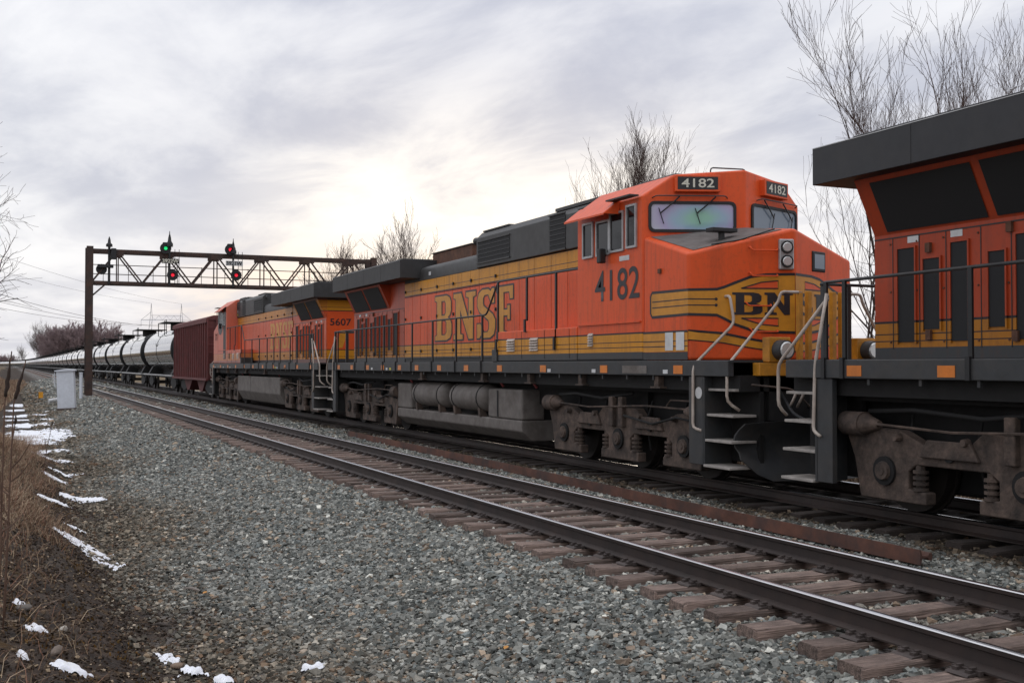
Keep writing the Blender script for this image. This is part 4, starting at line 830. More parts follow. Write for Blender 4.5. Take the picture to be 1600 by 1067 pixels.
        for s0, s1 in ((12.15, 14.35), (9.72, 11.78)):
            t = B(); c = (-1.10, 1.02)
            t.loft([[(c[0]+r*math.cos(2*math.pi*i/20), s_, c[1]+r*math.sin(2*math.pi*i/20)) for i in range(20)] for s_, r in ((s0, .12), (s0+.06, .24), (s0+.16, .30), (s1-.16, .30), (s1-.06, .24), (s1, .12))]); rv = t.build('air_reservoir', 'tank', root, smooth=True)
            for s_ in (s0+.3, s1-.3):
                t = B(); t.loft([[(c[0]+r*math.cos(2*math.pi*i/20), q, c[1]+r*math.sin(2*math.pi*i/20)) for i in range(20)] for q, r in ((s_-.02, .302), (s_-.02, .31), (s_+.02, .31), (s_+.02, .302))]); t.build('tank_band', 'under', rv, smooth=True)
                t = B(); t.prism([(-1.32, .62), (-1.16, .62), (-1.22, .80), (-1.34, .80)], 'y', s_-.06, s_+.06); t.build('tank_foot', 'truck', rv)
    else:
        t = B(); t.prism([(-1.36, 1.26), (-1.36, .62), (-1.12, .22), (1.12, .22), (1.36, .62), (1.36, 1.26)], 'y', 7.0, 15.4); t.build('fuel_tank', 'tank', root, bevel=.04)
        t = B(); t.box(-1.365, -1.358, 9.9, 9.93, .62, 1.24); t.build('tank_seam', 'under', root)
    for s_ in (7.4, 14.7, 9.0):
        t = B(); t.tube([(-1.2, s_, 1.28), (-1.28, s_+.06, 1.42), (-1.3, s_+.1, 1.5)], .025, 6); t.build('filler_handle', 'pink', root, smooth='all')
    railpipe(d, root, [(-1.25, 7.5, 1.48), (-1.22, 12, 1.46), (-1.25, 16, 1.48)], .02, 'under', 'air_pipe')
    truck_parts(root, d, 4.12, False); truck_parts(root, d, 18.25, True)
    for s0, s1 in ((1.75, 7.3), (16.2, 20.8)): t = B(); t.box(-1.2, 1.2, s0, s1, 1.30, 1.357); t.build('truck_well', 'under', root)
    return root
loco('middle_locomotive', 12.0, 1, 'orange cab locomotive numbered 4182 with its winged nose emblem in full view', '4182')
loco('lead_locomotive', -10.3, 1, 'lead locomotive at the right edge, shade-darkened radiator wing towards the camera', '4182', lead=True)
loco('trailing_locomotive', 56.6, -1, 'faded orange locomotive numbered 5607 coupled behind, before the brown hopper car', '5607', old=True)
# ---------------------------------------------------------------- brown ribbed hopper car
M['hopper'] = mk('oxide_brown_paint', (.15, .038, .036), .7, var=.3, dirt=(.07, .028, .025), dirt_amt=.6, stretch=(1, 1, .3))
M['graffiti'] = mk('faded_graffiti', (.38, .34, .33), .8, var=.5, dirt=(.14, .05, .05), dirt_amt=1.0)
M['tankblack'] = mk('glossy_black_tank_paint', (.012, .012, .014), .20, var=.3, dirt=(.03, .027, .025), dirt_amt=.5, spec=.9, coat=1.0)
M['tankhead'] = mk('matt_black_tank_head', (.010, .010, .011), .65, var=.3, spec=.25)
M['carblack'] = mk('matt_black_car_frame', (.014, .013, .013), .7, var=.3)
M['carwhite'] = mk('pale_handrail_paint', (.45, .45, .44), .6)
def car_truck(root, c):
    for sg in (-1, 1):
        t = MB(); t.prism([(c-1.25, .52), (c-1.1, .78), (c-.35, .92), (c+.35, .92), (c+1.1, .78), (c+1.25, .52), (c+1.0, .34), (c+.75, .36), (c+.45, .25), (c-.45, .25), (c-.75, .36), (c-1.0, .34)], 'x', sg*1.0, sg*1.12); t.build('truck_frame', 'carblack', root)
    for k in (-.9, .9):
        t = MB(); t.cyl((-.82, c+k, .46), (-.70, c+k, .46), .46, n=18); t.cyl((.70, c+k, .46), (.82, c+k, .46), .46, n=18); t.cyl((-1.05, c+k, .46), (1.05, c+k, .46), .08, n=6); t.build('wheelset', 'wheel', root, smooth=True)
h = empty('hopper_car', (XT, 56.8, 0), 'dark red ribbed hopper car between the locomotives and the tank cars', 'railroad car')
t = MB(); t.prism([(.5, .95), (2.2, .95), (10.9, .95), (12.6, .95), (12.9, 1.9), (12.9, 4.0), (.25, 4.0), (.25, 1.9)], 'x', -1.46, 1.46); t.build('hopper_body', 'hopper', h, bevel=.02)
t = MB(); t.prism([(-1.55, 4.0), (-1.55, 4.10), (-1.2, 4.24), (1.2, 4.24), (1.55, 4.10), (1.55, 4.0)], 'y', .2, 12.95); t.build('car_roof', 'hopper', h)
for k in range(17):
    t = MB(); y = .75+k*.72; t.box(-1.56, -1.46, y-.06, y+.06, 1.0, 4.0); t.build('side_rib', 'hopper', h, bevel=.01)
t = MB(); t.box(-1.57, -1.46, .25, 12.9, .93, 1.05); t.build('side_sill', 'hopper', h)
t = MB(); t.box(-1.57, -1.46, .25, 12.9, 3.88, 4.0); t.build('top_chord', 'hopper', h)
for sg in (.14,):
    for z in np.arange(1.1, 4.0, .42): t = MB(); t.tube([(-1.5, .12, z), (-1.05, .12, z)], .015, 5); t.build('ladder_rung', 'hopper', h)
for x in (-1.5, -1.05): t = MB(); t.box(x-.03, x+.03, .10, .18, 1.0, 4.1); t.build('ladder_rail', 'hopper', h)
for k in range(6): t = MB(); t.box(-.6, .6, 1.2+k*1.9, 2.5+k*1.9, 4.24, 4.33); t.build('roof_hatch', 'hopper', h, bevel=.02)
t = MB(); t.tube([(-.7, .2, 4.3), (-.7, .2, 4.5), (-.7, 2.2, 4.5), (-.7, 2.2, 4.3)], .02, 5); t.build('roof_rail', 'carblack', h)
for y, w_, z0, z1 in ((8.6, .5, 1.2, 1.8), (9.3, .55, 1.15, 2.0), (10.05, .5, 1.2, 1.75)):
    me = shape2d([[(0, 0), (.25, 0), (.3, .35), (.55, .3), (.6, 0), (.9, .05), (1, .9), (.7, 1), (.65, .6), (.4, .65), (.35, 1), (0, .95)]]); link('graffiti_mark', place2d(me, lambda u, v: (-1.464, y-u, v), (0, w_, z0, z1)), 'graffiti', h)
for y0, y1 in ((2.6, 5.6), (7.2, 10.4)): t = MB(); t.prism([(y0, .95), (y1, .95), ((y0+y1)/2+.4, .30), ((y0+y1)/2-.4, .30)], 'x', -1.2, 1.2); t.build('hopper_chute', 'hopper', h)
car_truck(h, 2.0); car_truck(h, 11.0)
t = MB(); t.box(-.2, .2, -.1, 13.2, .75, .95); t.build('centre_sill', 'carblack', h)

# ---------------------------------------------------------------- tank cars
def tank_meshes():
    L = 15.9; R = 1.49; cz = 2.72; D = {}
    ring = lambda y, r: [(r*math.cos(2*math.pi*i/40), y, cz+r*math.sin(2*math.pi*i/40)) for i in range(40)]
    t = MB(); t.loft([ring(y, R) for y in (.72, .85, L/2, L-.85, L-.72)], False); D['tank_shell'] = (t, 'tankblack', 'all')
    head = ((.0, .22), (.05, .58), (.16, .95), (.34, 1.25), (.55, 1.43), (.72, R))
    t = MB(); t.loft([ring(y, r) for y, r in head]); D['tank_head'] = (t, 'tankhead', 'all')
    t = MB(); t.loft([ring(L-y, r) for y, r in head]); D['far_tank_head'] = (t, 'tankhead', 'all')
    t = MB()
    for y in (L/2,): t.loft([[(r*math.cos(2*math.pi*i/32), q, cz+r*math.sin(2*math.pi*i/32)) for i in range(32)] for q, r in ((y-.05, R), (y-.05, R+.014), (y+.05, R+.014), (y+.05, R))], False)
    D['weld_band'] = (t, 'carblack', True)
    t = MB(); t.cyl((0, L/2, cz+R-.1), (0, L/2, cz+R+.42), .55, n=20); D['dome_housing'] = (t, 'carblack', True)
    t = MB(); t.box(-1.15, 1.15, L/2-1.7, L/2+1.7, cz+R+.36, cz+R+.42); D['top_platform'] = (t, 'carblack', False)
    t = MB()
    for x in (-1.15, 1.15):
        t.tube([(x, L/2-1.7, cz+R-.5), (x, L/2-1.7, cz+R+.42)], .03, 5); t.tube([(x, L/2+1.7, cz+R-.5), (x, L/2+1.7, cz+R+.42)], .03, 5)
    D['platform_leg'] = (t, 'carblack', False)
    t = MB(); x = -1.15
    t.tube([(x, L/2-2.6, cz+R-.45), (x, L/2-2.6, cz+R+.5), (x, L/2-1.75, cz+R+.5), (x, L/2-1.75, cz+R-.2)], .025, 5); D['ladder_guard'] = (t, 'carblack', False)
    t = MB(); t.box(-1.50, -1.35, .1, L-.1, 1.02, 1.10); D['running_board'] = (t, 'carwhite', False)
    t = MB(); t.box(-.35, .35, -.45, L+.45, .82, 1.25); t.box(-1.35, 1.35, -.3, .2, .95, 1.12); t.box(-1.35, 1.35, L-.2, L+.3, .95, 1.12); D['underframe'] = (t, 'carblack', False)
    t = MB(); t.prism([(-1.30, 1.08), (-1.02, 1.62), (1.02, 1.62), (1.30, 1.08)], 'y', 1.5, 2.3); D['tank_saddle'] = (t, 'carblack', False)
    t = MB(); t.box(-1.505, -1.49, L/2-.1, L/2+.1, 3.0, 3.2); D['hazard_placard'] = (t, 'carblack', False)
    return D, L
TD, TL = tank_meshes()
TM = {k: (lambda me, s_: (me.materials.append(M[v[1]]), me.shade_smooth() if s_ else None, me)[2])(v[0].mesh(k), v[2]) for k, v in TD.items()}
for k in ('weld_band', 'dome_housing'):
    try: TM[k].set_sharp_from_angle(angle=rad(40))
    except Exception: pass
ORD = 'first second third fourth fifth sixth seventh eighth ninth tenth eleventh twelfth thirteenth fourteenth fifteenth sixteenth seventeenth eighteenth nineteenth twentieth'.split()
TENS = ['', '', 'twenty', 'thirty', 'forty', 'fifty']
def ordinal(i): return ORD[i] if i < 20 else (TENS[(i+1)//10]+('-'+ORD[(i+1) % 10-1] if (i+1) % 10 else '')).replace('y ', 'y ') if (i+1) % 10 else TENS[(i+1)//10][:-1]+'ieth'
NT = 54; proto = None
for i in range(NT):
    Y = 70.55+i*17.45; ang = math.atan2(-(float(bend(Y+16.4))-float(bend(Y))), 16.4)
    lab = 'glossy black tank car, %s behind the brown hopper car' % ordinal(i) if i < NT-1 else 'glossy black tank car farthest away, at the left end of the train'
    r = empty('tank_car', (XT+float(bend(Y)), Y, 0), lab, 'tank car', 'black tank cars trailing behind', rz=ang)
    names = list(TM) if i < 14 else ['tank_shell', 'tank_head', 'dome_housing', 'top_platform', 'running_board', 'underframe']
    for k in names:
        o = bpy.data.objects.new(k, TM[k]); COL.objects.link(o); o.parent = r
    if 'tank_saddle' in names: o = bpy.data.objects.new('tank_saddle', TM['tank_saddle']); COL.objects.link(o); o.parent = r; o.location.y = TL-3.8
    if i == 0: car_truck(r, 2.0); car_truck(r, TL-2.0); proto = [c for c in r.children if c.name.startswith(('truck_frame', 'wheelset'))]
    elif i < 34:
        for c in proto:
            o = c.copy(); COL.objects.link(o); o.parent = r
    else:
        o = bpy.data.objects.new('truck_frame', proto[0].data); COL.objects.link(o); o.parent = r

# ---------------------------------------------------------------- signal bridge
M['steel'] = mk('rusty_bridge_steel', (.048, .033, .028), .8, var=.4, dirt=(.10, .045, .028), dirt_amt=.7, scale=3)
M['sigblack'] = mk('signal_black', (.012, .012, .013), .6)
def lamp_mat(name, c, e):
    m, nn, ll, p = new_mat(name); p.inputs['Base Color'].default_value = (*c, 1); p.inputs['Emission Color'].default_value = (*c, 1); p.inputs['Emission Strength'].default_value = e; return m
M['red_lamp'] = lamp_mat('red_signal_lens', (1, .02, .05), .75); M['green_lamp'] = lamp_mat('green_signal_lens', (.02, .9, .25), .7)
GY0, GY1, GX0, GX1 = 75.0, 76.3, 4.6, 23.4; ZB, ZT = 7.0, 9.05
gb = empty('signal_bridge', (GX0, GY0, 0), 'rusty steel lattice signal bridge spanning the tracks', 'signal bridge')
def bar(p, q, r, name='truss_member', par=gb):
    t = MB(); P = Vector(p)-Vector((GX0, GY0, 0)); Q = Vector(q)-Vector((GX0, GY0, 0)); t.cyl(P, Q, r*1.25, n=4); return t.build(name, 'steel', par)
for y in (GY0, GY1):
    for z in (ZB, ZT):
        t = MB(); t.box(-.1, GX1-GX0+.05, y-GY0-.09, y-GY0+.09, z-.10, z+.10); t.build('truss_chord', 'steel', gb)
    n = 6; px_ = [GX0+.35]+[GX0+2.75+3.2*k for k in range(6)]+[GX1]
    xs_ = np.linspace(GX0+.1, GX1, 13)
    for k in range(12): bar((xs_[k], y, ZB if k % 2 == 0 else ZT), (xs_[k+1], y, ZT if k % 2 == 0 else ZB), .055)
    for k in range(1, 12, 2): bar((xs_[k]+.05, y, ZT), (xs_[k]+.05, y, ZB), .04)
    for k in range(1, 12, 2):
        t = MB(); t.box(xs_[k]-GX0-.38, xs_[k]-GX0+.38, y-GY0-.1, y-GY0-.092, ZT-.32, ZT+.02); t.build('gusset_plate', 'steel', gb)
for k in range(0, 13, 1): bar((xs_[k], GY0, ZB), (xs_[min(k+1, 12)], GY1, ZB), .03, 'lateral_brace')
for z in (7.65, 8.25): bar((GX0, GY1+.05, z), (GX1, GY1+.05, z), .028, 'walkway_rail')
for k in range(12): bar((xs_[k]+.8, GY1+.05, ZB), (xs_[k]+.8, GY1+.05, 8.3), .02, 'walkway_post')
for y in (GY0, GY1):
    for x in (GX0, GX1):
        t = MB(); X = x-GX0; Yv = y-GY0; base = float(ground(x, y))-.2
        t.box(X-.20, X+.20, Yv-.16, Yv-.12, base, 9.3); t.box(X-.20, X+.20, Yv+.12, Yv+.16, base, 9.3); t.box(X-.03, X+.03, Yv-.12, Yv+.12, base, 9.3); t.build('bridge_post', 'steel', gb)
for k in range(9): bar((GX0, GY0, k*.95-.2), (GX0, GY1, k*.95+.75), .03, 'post_lacing')
bar((GX0+.1, GY0, 6.1), (GX0+1.0, GY0, ZB-.05), .05, 'knee_brace'); bar((GX1-.1, GY0, 6.1), (GX1-1.0, GY0, ZB-.05), .05, 'knee_brace')
t = MB(); t.box(-.34, .34, -.35, GY1-GY0+.35, -.75, -.22); t.build('concrete_footing', mk('footing_concrete', (.3, .29, .27), .9), gb)
def signal(x, heads, plate, label, tall):
    r = empty('railway_signal', (x, GY0-.28, ZB), label, 'railway signal', 'signals on the bridge')
    t = MB(); t.cyl((0, 0, -.1), (0, 0, tall-ZB), .07, n=8); t.build('signal_mast', 'sigblack', r, smooth=True)
    t = MB(); t.loft([[(rr*math.cos(2*math.pi*i/10), rr*math.sin(2*math.pi*i/10), z) for i in range(10)] for z, rr in ((tall-ZB-.3, .22), (tall-ZB-.1, .22), (tall-ZB+.05, .12), (tall-ZB+.3, .09), (tall-ZB+.55, .03), (tall-ZB+.72, .02))]); t.build('mast_finial', 'sigblack', r, smooth=True)
    for dx_, z, c in heads:
        zz = z-ZB
        t = MB(); t.cyl((dx_, .02, zz), (dx_, -.05, zz), .36, n=20); hd = t.build('signal_target', 'sigblack', r, smooth=True)
        t = MB(); t.box(dx_-.16, dx_+.16, .0, .35, zz-.3, zz+.4); t.build('lamp_case', 'sigblack', hd, bevel=.03)
        t = MB(); n_ = 14; a0 = [(dx_+.16*math.cos(math.pi*i/(n_-1)), -.05, zz+.16*math.sin(math.pi*i/(n_-1))) for i in range(n_)]; a1 = [(p[0], -.32, p[2]-.01) for p in a0]
        for i in range(n_-1): t.quad(a0[i], a0[i+1], a1[i+1], a1[i])
        t.build('lamp_hood', 'sigblack', hd)
        if c: t = MB(); t.cyl((dx_, -.05, zz), (dx_, -.07, zz), .11, n=16); t.build('signal_lens', c, hd, smooth=True)
    if plate:
        txt, dx_, z, inv = plate; zz = z-ZB
        t = MB(); t.box(dx_-.56, dx_+.56, -.16, -.13, zz-.16, zz+.16); pl = t.build('number_plate', 'sigblack' if not inv else 'silver', r)
        me = text2d(txt, .03); link('plate_lettering', place2d(me, lambda u, v: (u, -.166, v), (dx_-.52, dx_+.52, zz-.13, zz+.13)), 'cream' if not inv else 'sigblack', pl)
    for dx_ in (.35, .62): t = MB(); t.tube([(dx_, .1, 0), (dx_, .1, 2.3)], .02, 5); t.build('ladder_rail', 'sigblack', r)
    for k in range(6): t = MB(); t.tube([(.35, .1, .2+k*.36), (.62, .1, .2+k*.36)], .014, 4); t.build('ladder_rung', 'sigblack', r)
signal(9.45, [(-.25, 9.33, 'green_lamp'), (.2, 7.60, 'red_lamp')], ('3922W', .05, 8.5, False), 'signal with green lamp over red above plate 3922W', 9.75)
signal(13.55, [(-.2, 9.42, 'red_lamp'), (.2, 7.72, 'red_lamp')], ('3921W', .05, 8.5, True), 'signal with two red lamps and plate 3921W', 9.45)
# the mast at the left end shows its back
r = empty('railway_signal', (5.75, GY0-.1, ZB), 'unlit signal seen from behind at the left end of the bridge', 'railway signal', 'signals on the bridge')
t = MB(); t.cyl((0, 0, -.1), (0, 0, 2.4), .08, n=8); t.build('signal_mast', 'sigblack', r, smooth=True)
t = MB(); t.loft([[(rr*math.cos(2*math.pi*i/10), rr*math.sin(2*math.pi*i/10), z) for i in range(10)] for z, rr in ((2.3, .2), (2.45, .2), (2.55, .10), (2.75, .08), (2.95, .02))]); t.build('mast_finial', 'sigblack', r, smooth=True)
t = MB(); t.box(.1, .42, -.2, .2, 1.5, 2.2); t.build('lamp_case', 'sigblack', r, bevel=.04)
t = MB(); t.box(-.7, .25, -.2, .2, .95, 1.15); t.build('mast_bracket', 'sigblack', r)
t = MB(); t.cyl((-.45, .1, .85), (-.45, .18, .85), .34, n=16); t.build('signal_target', 'sigblack', r, smooth=True)

# ---------------------------------------------------------------- trackside things
M['cabinet'] = mk('off_white_cabinet_paint', (.66, .69, .74), .6, var=.1, dirt=(.45, .46, .48), dirt_amt=.4)
zc_ = float(ground(2.75, 62)); r = empty('equipment_cabinet', (2.75, 62, zc_), 'leaning white metal equipment cabinet beside the ditch', 'cabinet', rz=rad(-10)); r.rotation_euler.y = rad(-2.5)
t = MB(); t.box(-.42, .42, -.32, .32, .12, 2.05); t.build('cabinet_body', 'cabinet', r, bevel=.02)
t = MB(); t.prism([(-.50, 2.05), (.50, 2.05), (.50, 2.10), (0, 2.17), (-.50, 2.10)], 'y', -.4, .4); t.build('cabinet_roof', 'cabinet', r)
t = MB(); t.box(-.45, .45, -.34, .34, -.3, .12); t.build('concrete_base', mk('weathered_base', (.12, .09, .075), .9), r)
for k in range(3): t = MB(); t.box(-.62, -.52, -.2, -.17, 1.45+k*.17, 1.58+k*.17); t.build('side_tag', 'white', r)
t = MB(); t.box(-.54, -.50, -.2, -.17, 1.25, 1.98); t.build('side_bracket', 'cabinet', r)
z_ = float(ground(4.2, 73)); t = MB(); t.cyl((0, 0, -.1), (0, 0, 1.6), .10, n=10); t.cyl((0, 0, 1.6), (0, 0, 1.66), .12, n=10); o = t.build('marker_post', 'cabinet', smooth=True); o.location = (4.05, 73.5, z_); tag(o, 'short white post at the foot of the signal bridge', 'post')
z_ = float(ground(1.9, 78)); r = empty('marker_flag', (1.72, 78, z_), 'small orange yellow marker flag in the ditch', 'flag')
t = MB(); t.cyl((0, 0, -.1), (0, 0, .7), .012, n=5); t.build('flag_stick', 'steel', r)
t = MB(); t.box(.0, .28, -.004, .004, .32, .72); t.build('flag_sheet', mk('orange_yellow_plastic', (.75, .33, .02), .6), r)
z_ = float(ground(2.55, 76)); t = MB(); t.cyl((-.35, 0, .12), (.3, .25, .2), .12, n=12); t.cyl((.3, .25, .2), (.42, .3, .215), .08, n=10); o = t.build('plastic_bottle', 'white', smooth=True); o.location = (2.62, 76, z_); tag(o, 'white plastic bottle lying on the gravel left of the cabinet', 'bottle')
# big pale stones on the bank
def rock(x, y, s_, col, label, seed):
    bm = bmesh.new(); bmesh.ops.create_icosphere(bm, subdivisions=2, radius=1); rr = random.Random(seed)
    k = [(rr.uniform(1, 2.5), rr.uniform(0, 6), Vector((rr.gauss(0, 1), rr.gauss(0, 1), rr.gauss(0, 1))).normalized()) for _ in range(7)]
    for v in bm.verts:
        v.co *= 1+.13*sum(math.sin(f_*v.co.dot(dv)*2+p_) for f_, p_, dv in k)/1.6
        v.co = Vector((v.co.x*s_[0], v.co.y*s_[1], v.co.z*s_[2]))
    me = bpy.data.meshes.new('stone'); bm.to_mesh(me); bm.free()
    o = link('stone', me, mk('pale_stone', col, .9, var=.3, scale=14, bump=.4), None, smooth='all'); o.location = (x, y, float(ground(x, y))+s_[2]*.45); o.rotation_euler.z = rr.uniform(0, 3); tag(o, label, 'stone', 'loose stones on the bank')
rock(1.55, 8.35, (0.056, 0.043, 0.034), (.50, .44, .36), 'pale tan stone beside the bottom right snow patch', 1)
rock(.40, 9.55, (0.034, 0.053, 0.031), (.46, .42, .36), 'whitish stone on the dark soil of the bank', 2)
rock(.33, 8.7, (0.031, 0.074, 0.043), (.20, .16, .13), 'brown upright stone next to the corner snow', 3)
rock(.12, 10.0, (0.068, 0.056, 0.031), (.13, .115, .10), 'flat dark grey stone low on the bank', 4)
rock(1.28, 9.5, (0.053, 0.043, 0.031), (.24, .17, .12), 'reddish brown stone where gravel meets soil', 5)
rock(1.05, 9.6, (0.037, 0.031, 0.025), (.34, .25, .16), 'small tan stone left of the reddish brown one', 6)
rock(2.30, 9.3, (0.053, 0.037, 0.028), (.46, .37, .28), 'cream coloured stone lying in the gravel', 7)
# leaves and wood scraps
M['leaf'] = mk('dry_orange_leaf', (.55, .25, .05), .7)
for k, (x, y, lab) in enumerate(((1.95, 12.3, 'dry orange leaf lying on the gravel, farther one'), (3.55, 7.9, 'dry orange leaf lying on the gravel, nearer one'))):
    me = shape2d([[(0, 0), (.03, .012), (.055, .03), (.05, .05), (.02, .048), (.005, .025)]]); o = link('fallen_leaf', place2d(me, lambda u, v: (u-.03, v-.025, .012+.25*(u-.03)**2*8)), 'leaf'); o.location = (x, y, float(ground(x, y))+.04); o.rotation_euler.x = .25; tag(o, lab, 'leaf', 'fallen leaves')
for k, (x, y, l, a, lab) in enumerate(((2.25, 13.4, .32, .5, 'thin dark wood splinter on the gravel slope'), (1.35, 11.0, .22, -.6, 'short dark stick near the soil edge'), (1.85, 12.6, .26, 2.2, 'grey driftwood scrap beside the orange leaf'))):
    t = MB(); t.tube([(-l/2, 0, 0), (-l*.2, .012, .012), (l*.15, -.01, .01), (l/2, .006, 0)], [.006, .018, .016, .004], 6); o = t.build('wood_scrap', mk('old_wood_scrap', (.075, .06, .05) if k < 2 else (.28, .24, .21), .9)); o.location = (x, y, float(ground(x, y))+.05); o.rotation_euler.z = a; tag(o, lab, 'stick', 'wood scraps')

# ---------------------------------------------------------------- dry grass and weeds on the bank
def blades(name, n, xr, yr, hmin, hmax, pal, label, dens=None, lean=.5, wid=.004):
    X = rng.uniform(*xr, n); Y = yr[0]+(yr[1]-yr[0])*rng.random(n)**1.3
    if dens is not None: k = rng.random(n) < dens(X, Y); X, Y = X[k], Y[k]
    n = len(X); Z = ground(X, Y)-.01
    H = rng.uniform(hmin, hmax, n); an = rng.uniform(0, 6.283, n); ln = rng.uniform(.1, 1, n)*lean*H
    dxy = np.stack([np.cos(an), np.sin(an)], -1)*ln[:, None]+np.array([.10, -.04])*H[:, None]
    wa = rng.uniform(0, 6.283, n); wv = np.stack([np.cos(wa), np.sin(wa), np.zeros(n)], -1)*wid*rng.uniform(.6, 1.4, n)[:, None]
    b = np.stack([X, Y, Z], -1); m_ = b+np.concatenate([dxy*.3, (H*.6)[:, None]], 1); t_ = b+np.concatenate([dxy, (H*np.where(ln > H*.35, .75, 1))[:, None]], 1)
    V = np.stack([b-wv, b+wv, m_-wv*.8, m_+wv*.8, t_], 1).reshape(-1, 3)
    i = np.arange(n)[:, None]*5; F = np.concatenate([i+[0, 1, 3], i+[0, 3, 2], i+[2, 3, 4]])
    pal = np.array(pal); c = pal[rng.integers(0, len(pal), n)]*rng.uniform(.6, 1.3, (n, 1))
    o = link(name, fast_mesh(name, V, F, np.repeat(c, 5, 0)), 'grass'); return tag(o, label, 'grass', kind='stuff')
M['grass'] = mk('dry_grass', (.2, .15, .1), .85, var=.2, attr='col', spec=.15)
TAN = [(.40, .29, .19), (.32, .21, .14), (.48, .37, .25), (.22, .13, .085), (.28, .15, .10)]
blades('bank_grass', 48000, (-1.2, 1.2), (6.5, 42), .06, .22, TAN, 'dry tan grass matted over the bank at the left edge', lambda X, Y: np.clip((.55+.018*(Y-8)+.22*np.sin(Y*.9)+.14*np.sin(Y*2.7+X*3)-X)*2.2, 0, 1)*np.clip((Y-8.5)/7, .10, 1), 2.4, .0032)
blades('tall_bank_grass', 500, (-.6, .6), (11, 40), .25, .7, TAN, 'taller reddish dry stems standing on the bank', lambda X, Y: np.clip((.42-X)*2, 0, 1), .45, .003)
blades('moss_tufts', 9000, (-.3, 1.3), (6.5, 20), .015, .05, [(.12, .065, .02), (.09, .055, .018), (.15, .08, .025)], 'low brown moss tufts on the dark soil', lambda X, Y: (np.sin(X*9+Y*2)+np.sin(Y*5.1-X*4)+np.sin(Y*1.3+2) > .9)*.8, .8, .008)
blades('far_ditch_grass', 16000, (-3, 1.9), (66, 190), .15, .5, TAN, 'pale dry grass along the ditch in the distance', lambda X, Y: X < -.6+(Y-60)*.03, .7, .012)
M['weed'] = mk('dark_seed_head', (.045, .028, .02), .9, var=.4, scale=40, bump=.6)
M['stem'] = mk('dry_weed_stem', (.13, .075, .05), .85)
def stalk(base, top, mid, hl, label, hr=.0135):
    z_ = float(ground(base[0], base[1])); r = empty('weed_stalk', (base[0], base[1], z_), label, 'weed', 'tall dead weed stalks')
    b = Vector((0, 0, -.05)); m_ = Vector(mid)-Vector((base[0], base[1], z_)); t_ = Vector(top)-Vector((base[0], base[1], z_))
    P = [b.lerp(m_, i/6) for i in range(6)]+[m_.lerp(t_, i/6) for i in range(7)]
    t = MB(); t.tube(P, [.007-.0003*i for i in range(len(P))], 6); t.build('stem', 'stem', r, smooth='all')
    q = m_.lerp(t_, 1-hl); PP = [q.lerp(t_, i/9)+Vector((random.uniform(-.004, .004), random.uniform(-.004, .004), 0)) for i in range(10)]
    t = MB(); t.tube(PP, [hr*(.5+.5*math.sin(math.pi*min(1, (i+1)/7)))*(1 if i < 8 else .55)*random.uniform(.8, 1.15) for i in range(10)], 8); t.build('seed_head', 'weed', r, smooth='all')
    for k in range(4):
        f_ = random.uniform(.2, .8); p = b.lerp(m_, f_); t = MB(); e = p+Vector((random.uniform(-.12, .16), random.uniform(-.1, .1), random.uniform(.1, .3))); t.tube([p, p.lerp(e, .5)+Vector((0, 0, -.02)), e], [.006, .005, .003], 5); t.build('side_twig', 'stem', r)
stalk((-.06, 8.6), (.012, 8.6, 1.83), (-.03, 8.6, 1.45), .85, 'tall dead weed stalk with dark seed head, leftmost and highest')
stalk((-.03, 8.9), (.11, 8.9, 1.77), (.03, 8.9, 1.45), .9, 'tall dead weed stalk leaning right beside the highest one')
stalk((-.02, 9.4), (.05, 9.4, 1.35), (.02, 9.4, 1.1), .3, 'thin shorter weed stalk between the two dark seed heads', .012)
stalk((.62, 24), (.80, 24, .62), (.72, 24, .2), .25, 'thin bare weed standing before the ditch snow', .012)
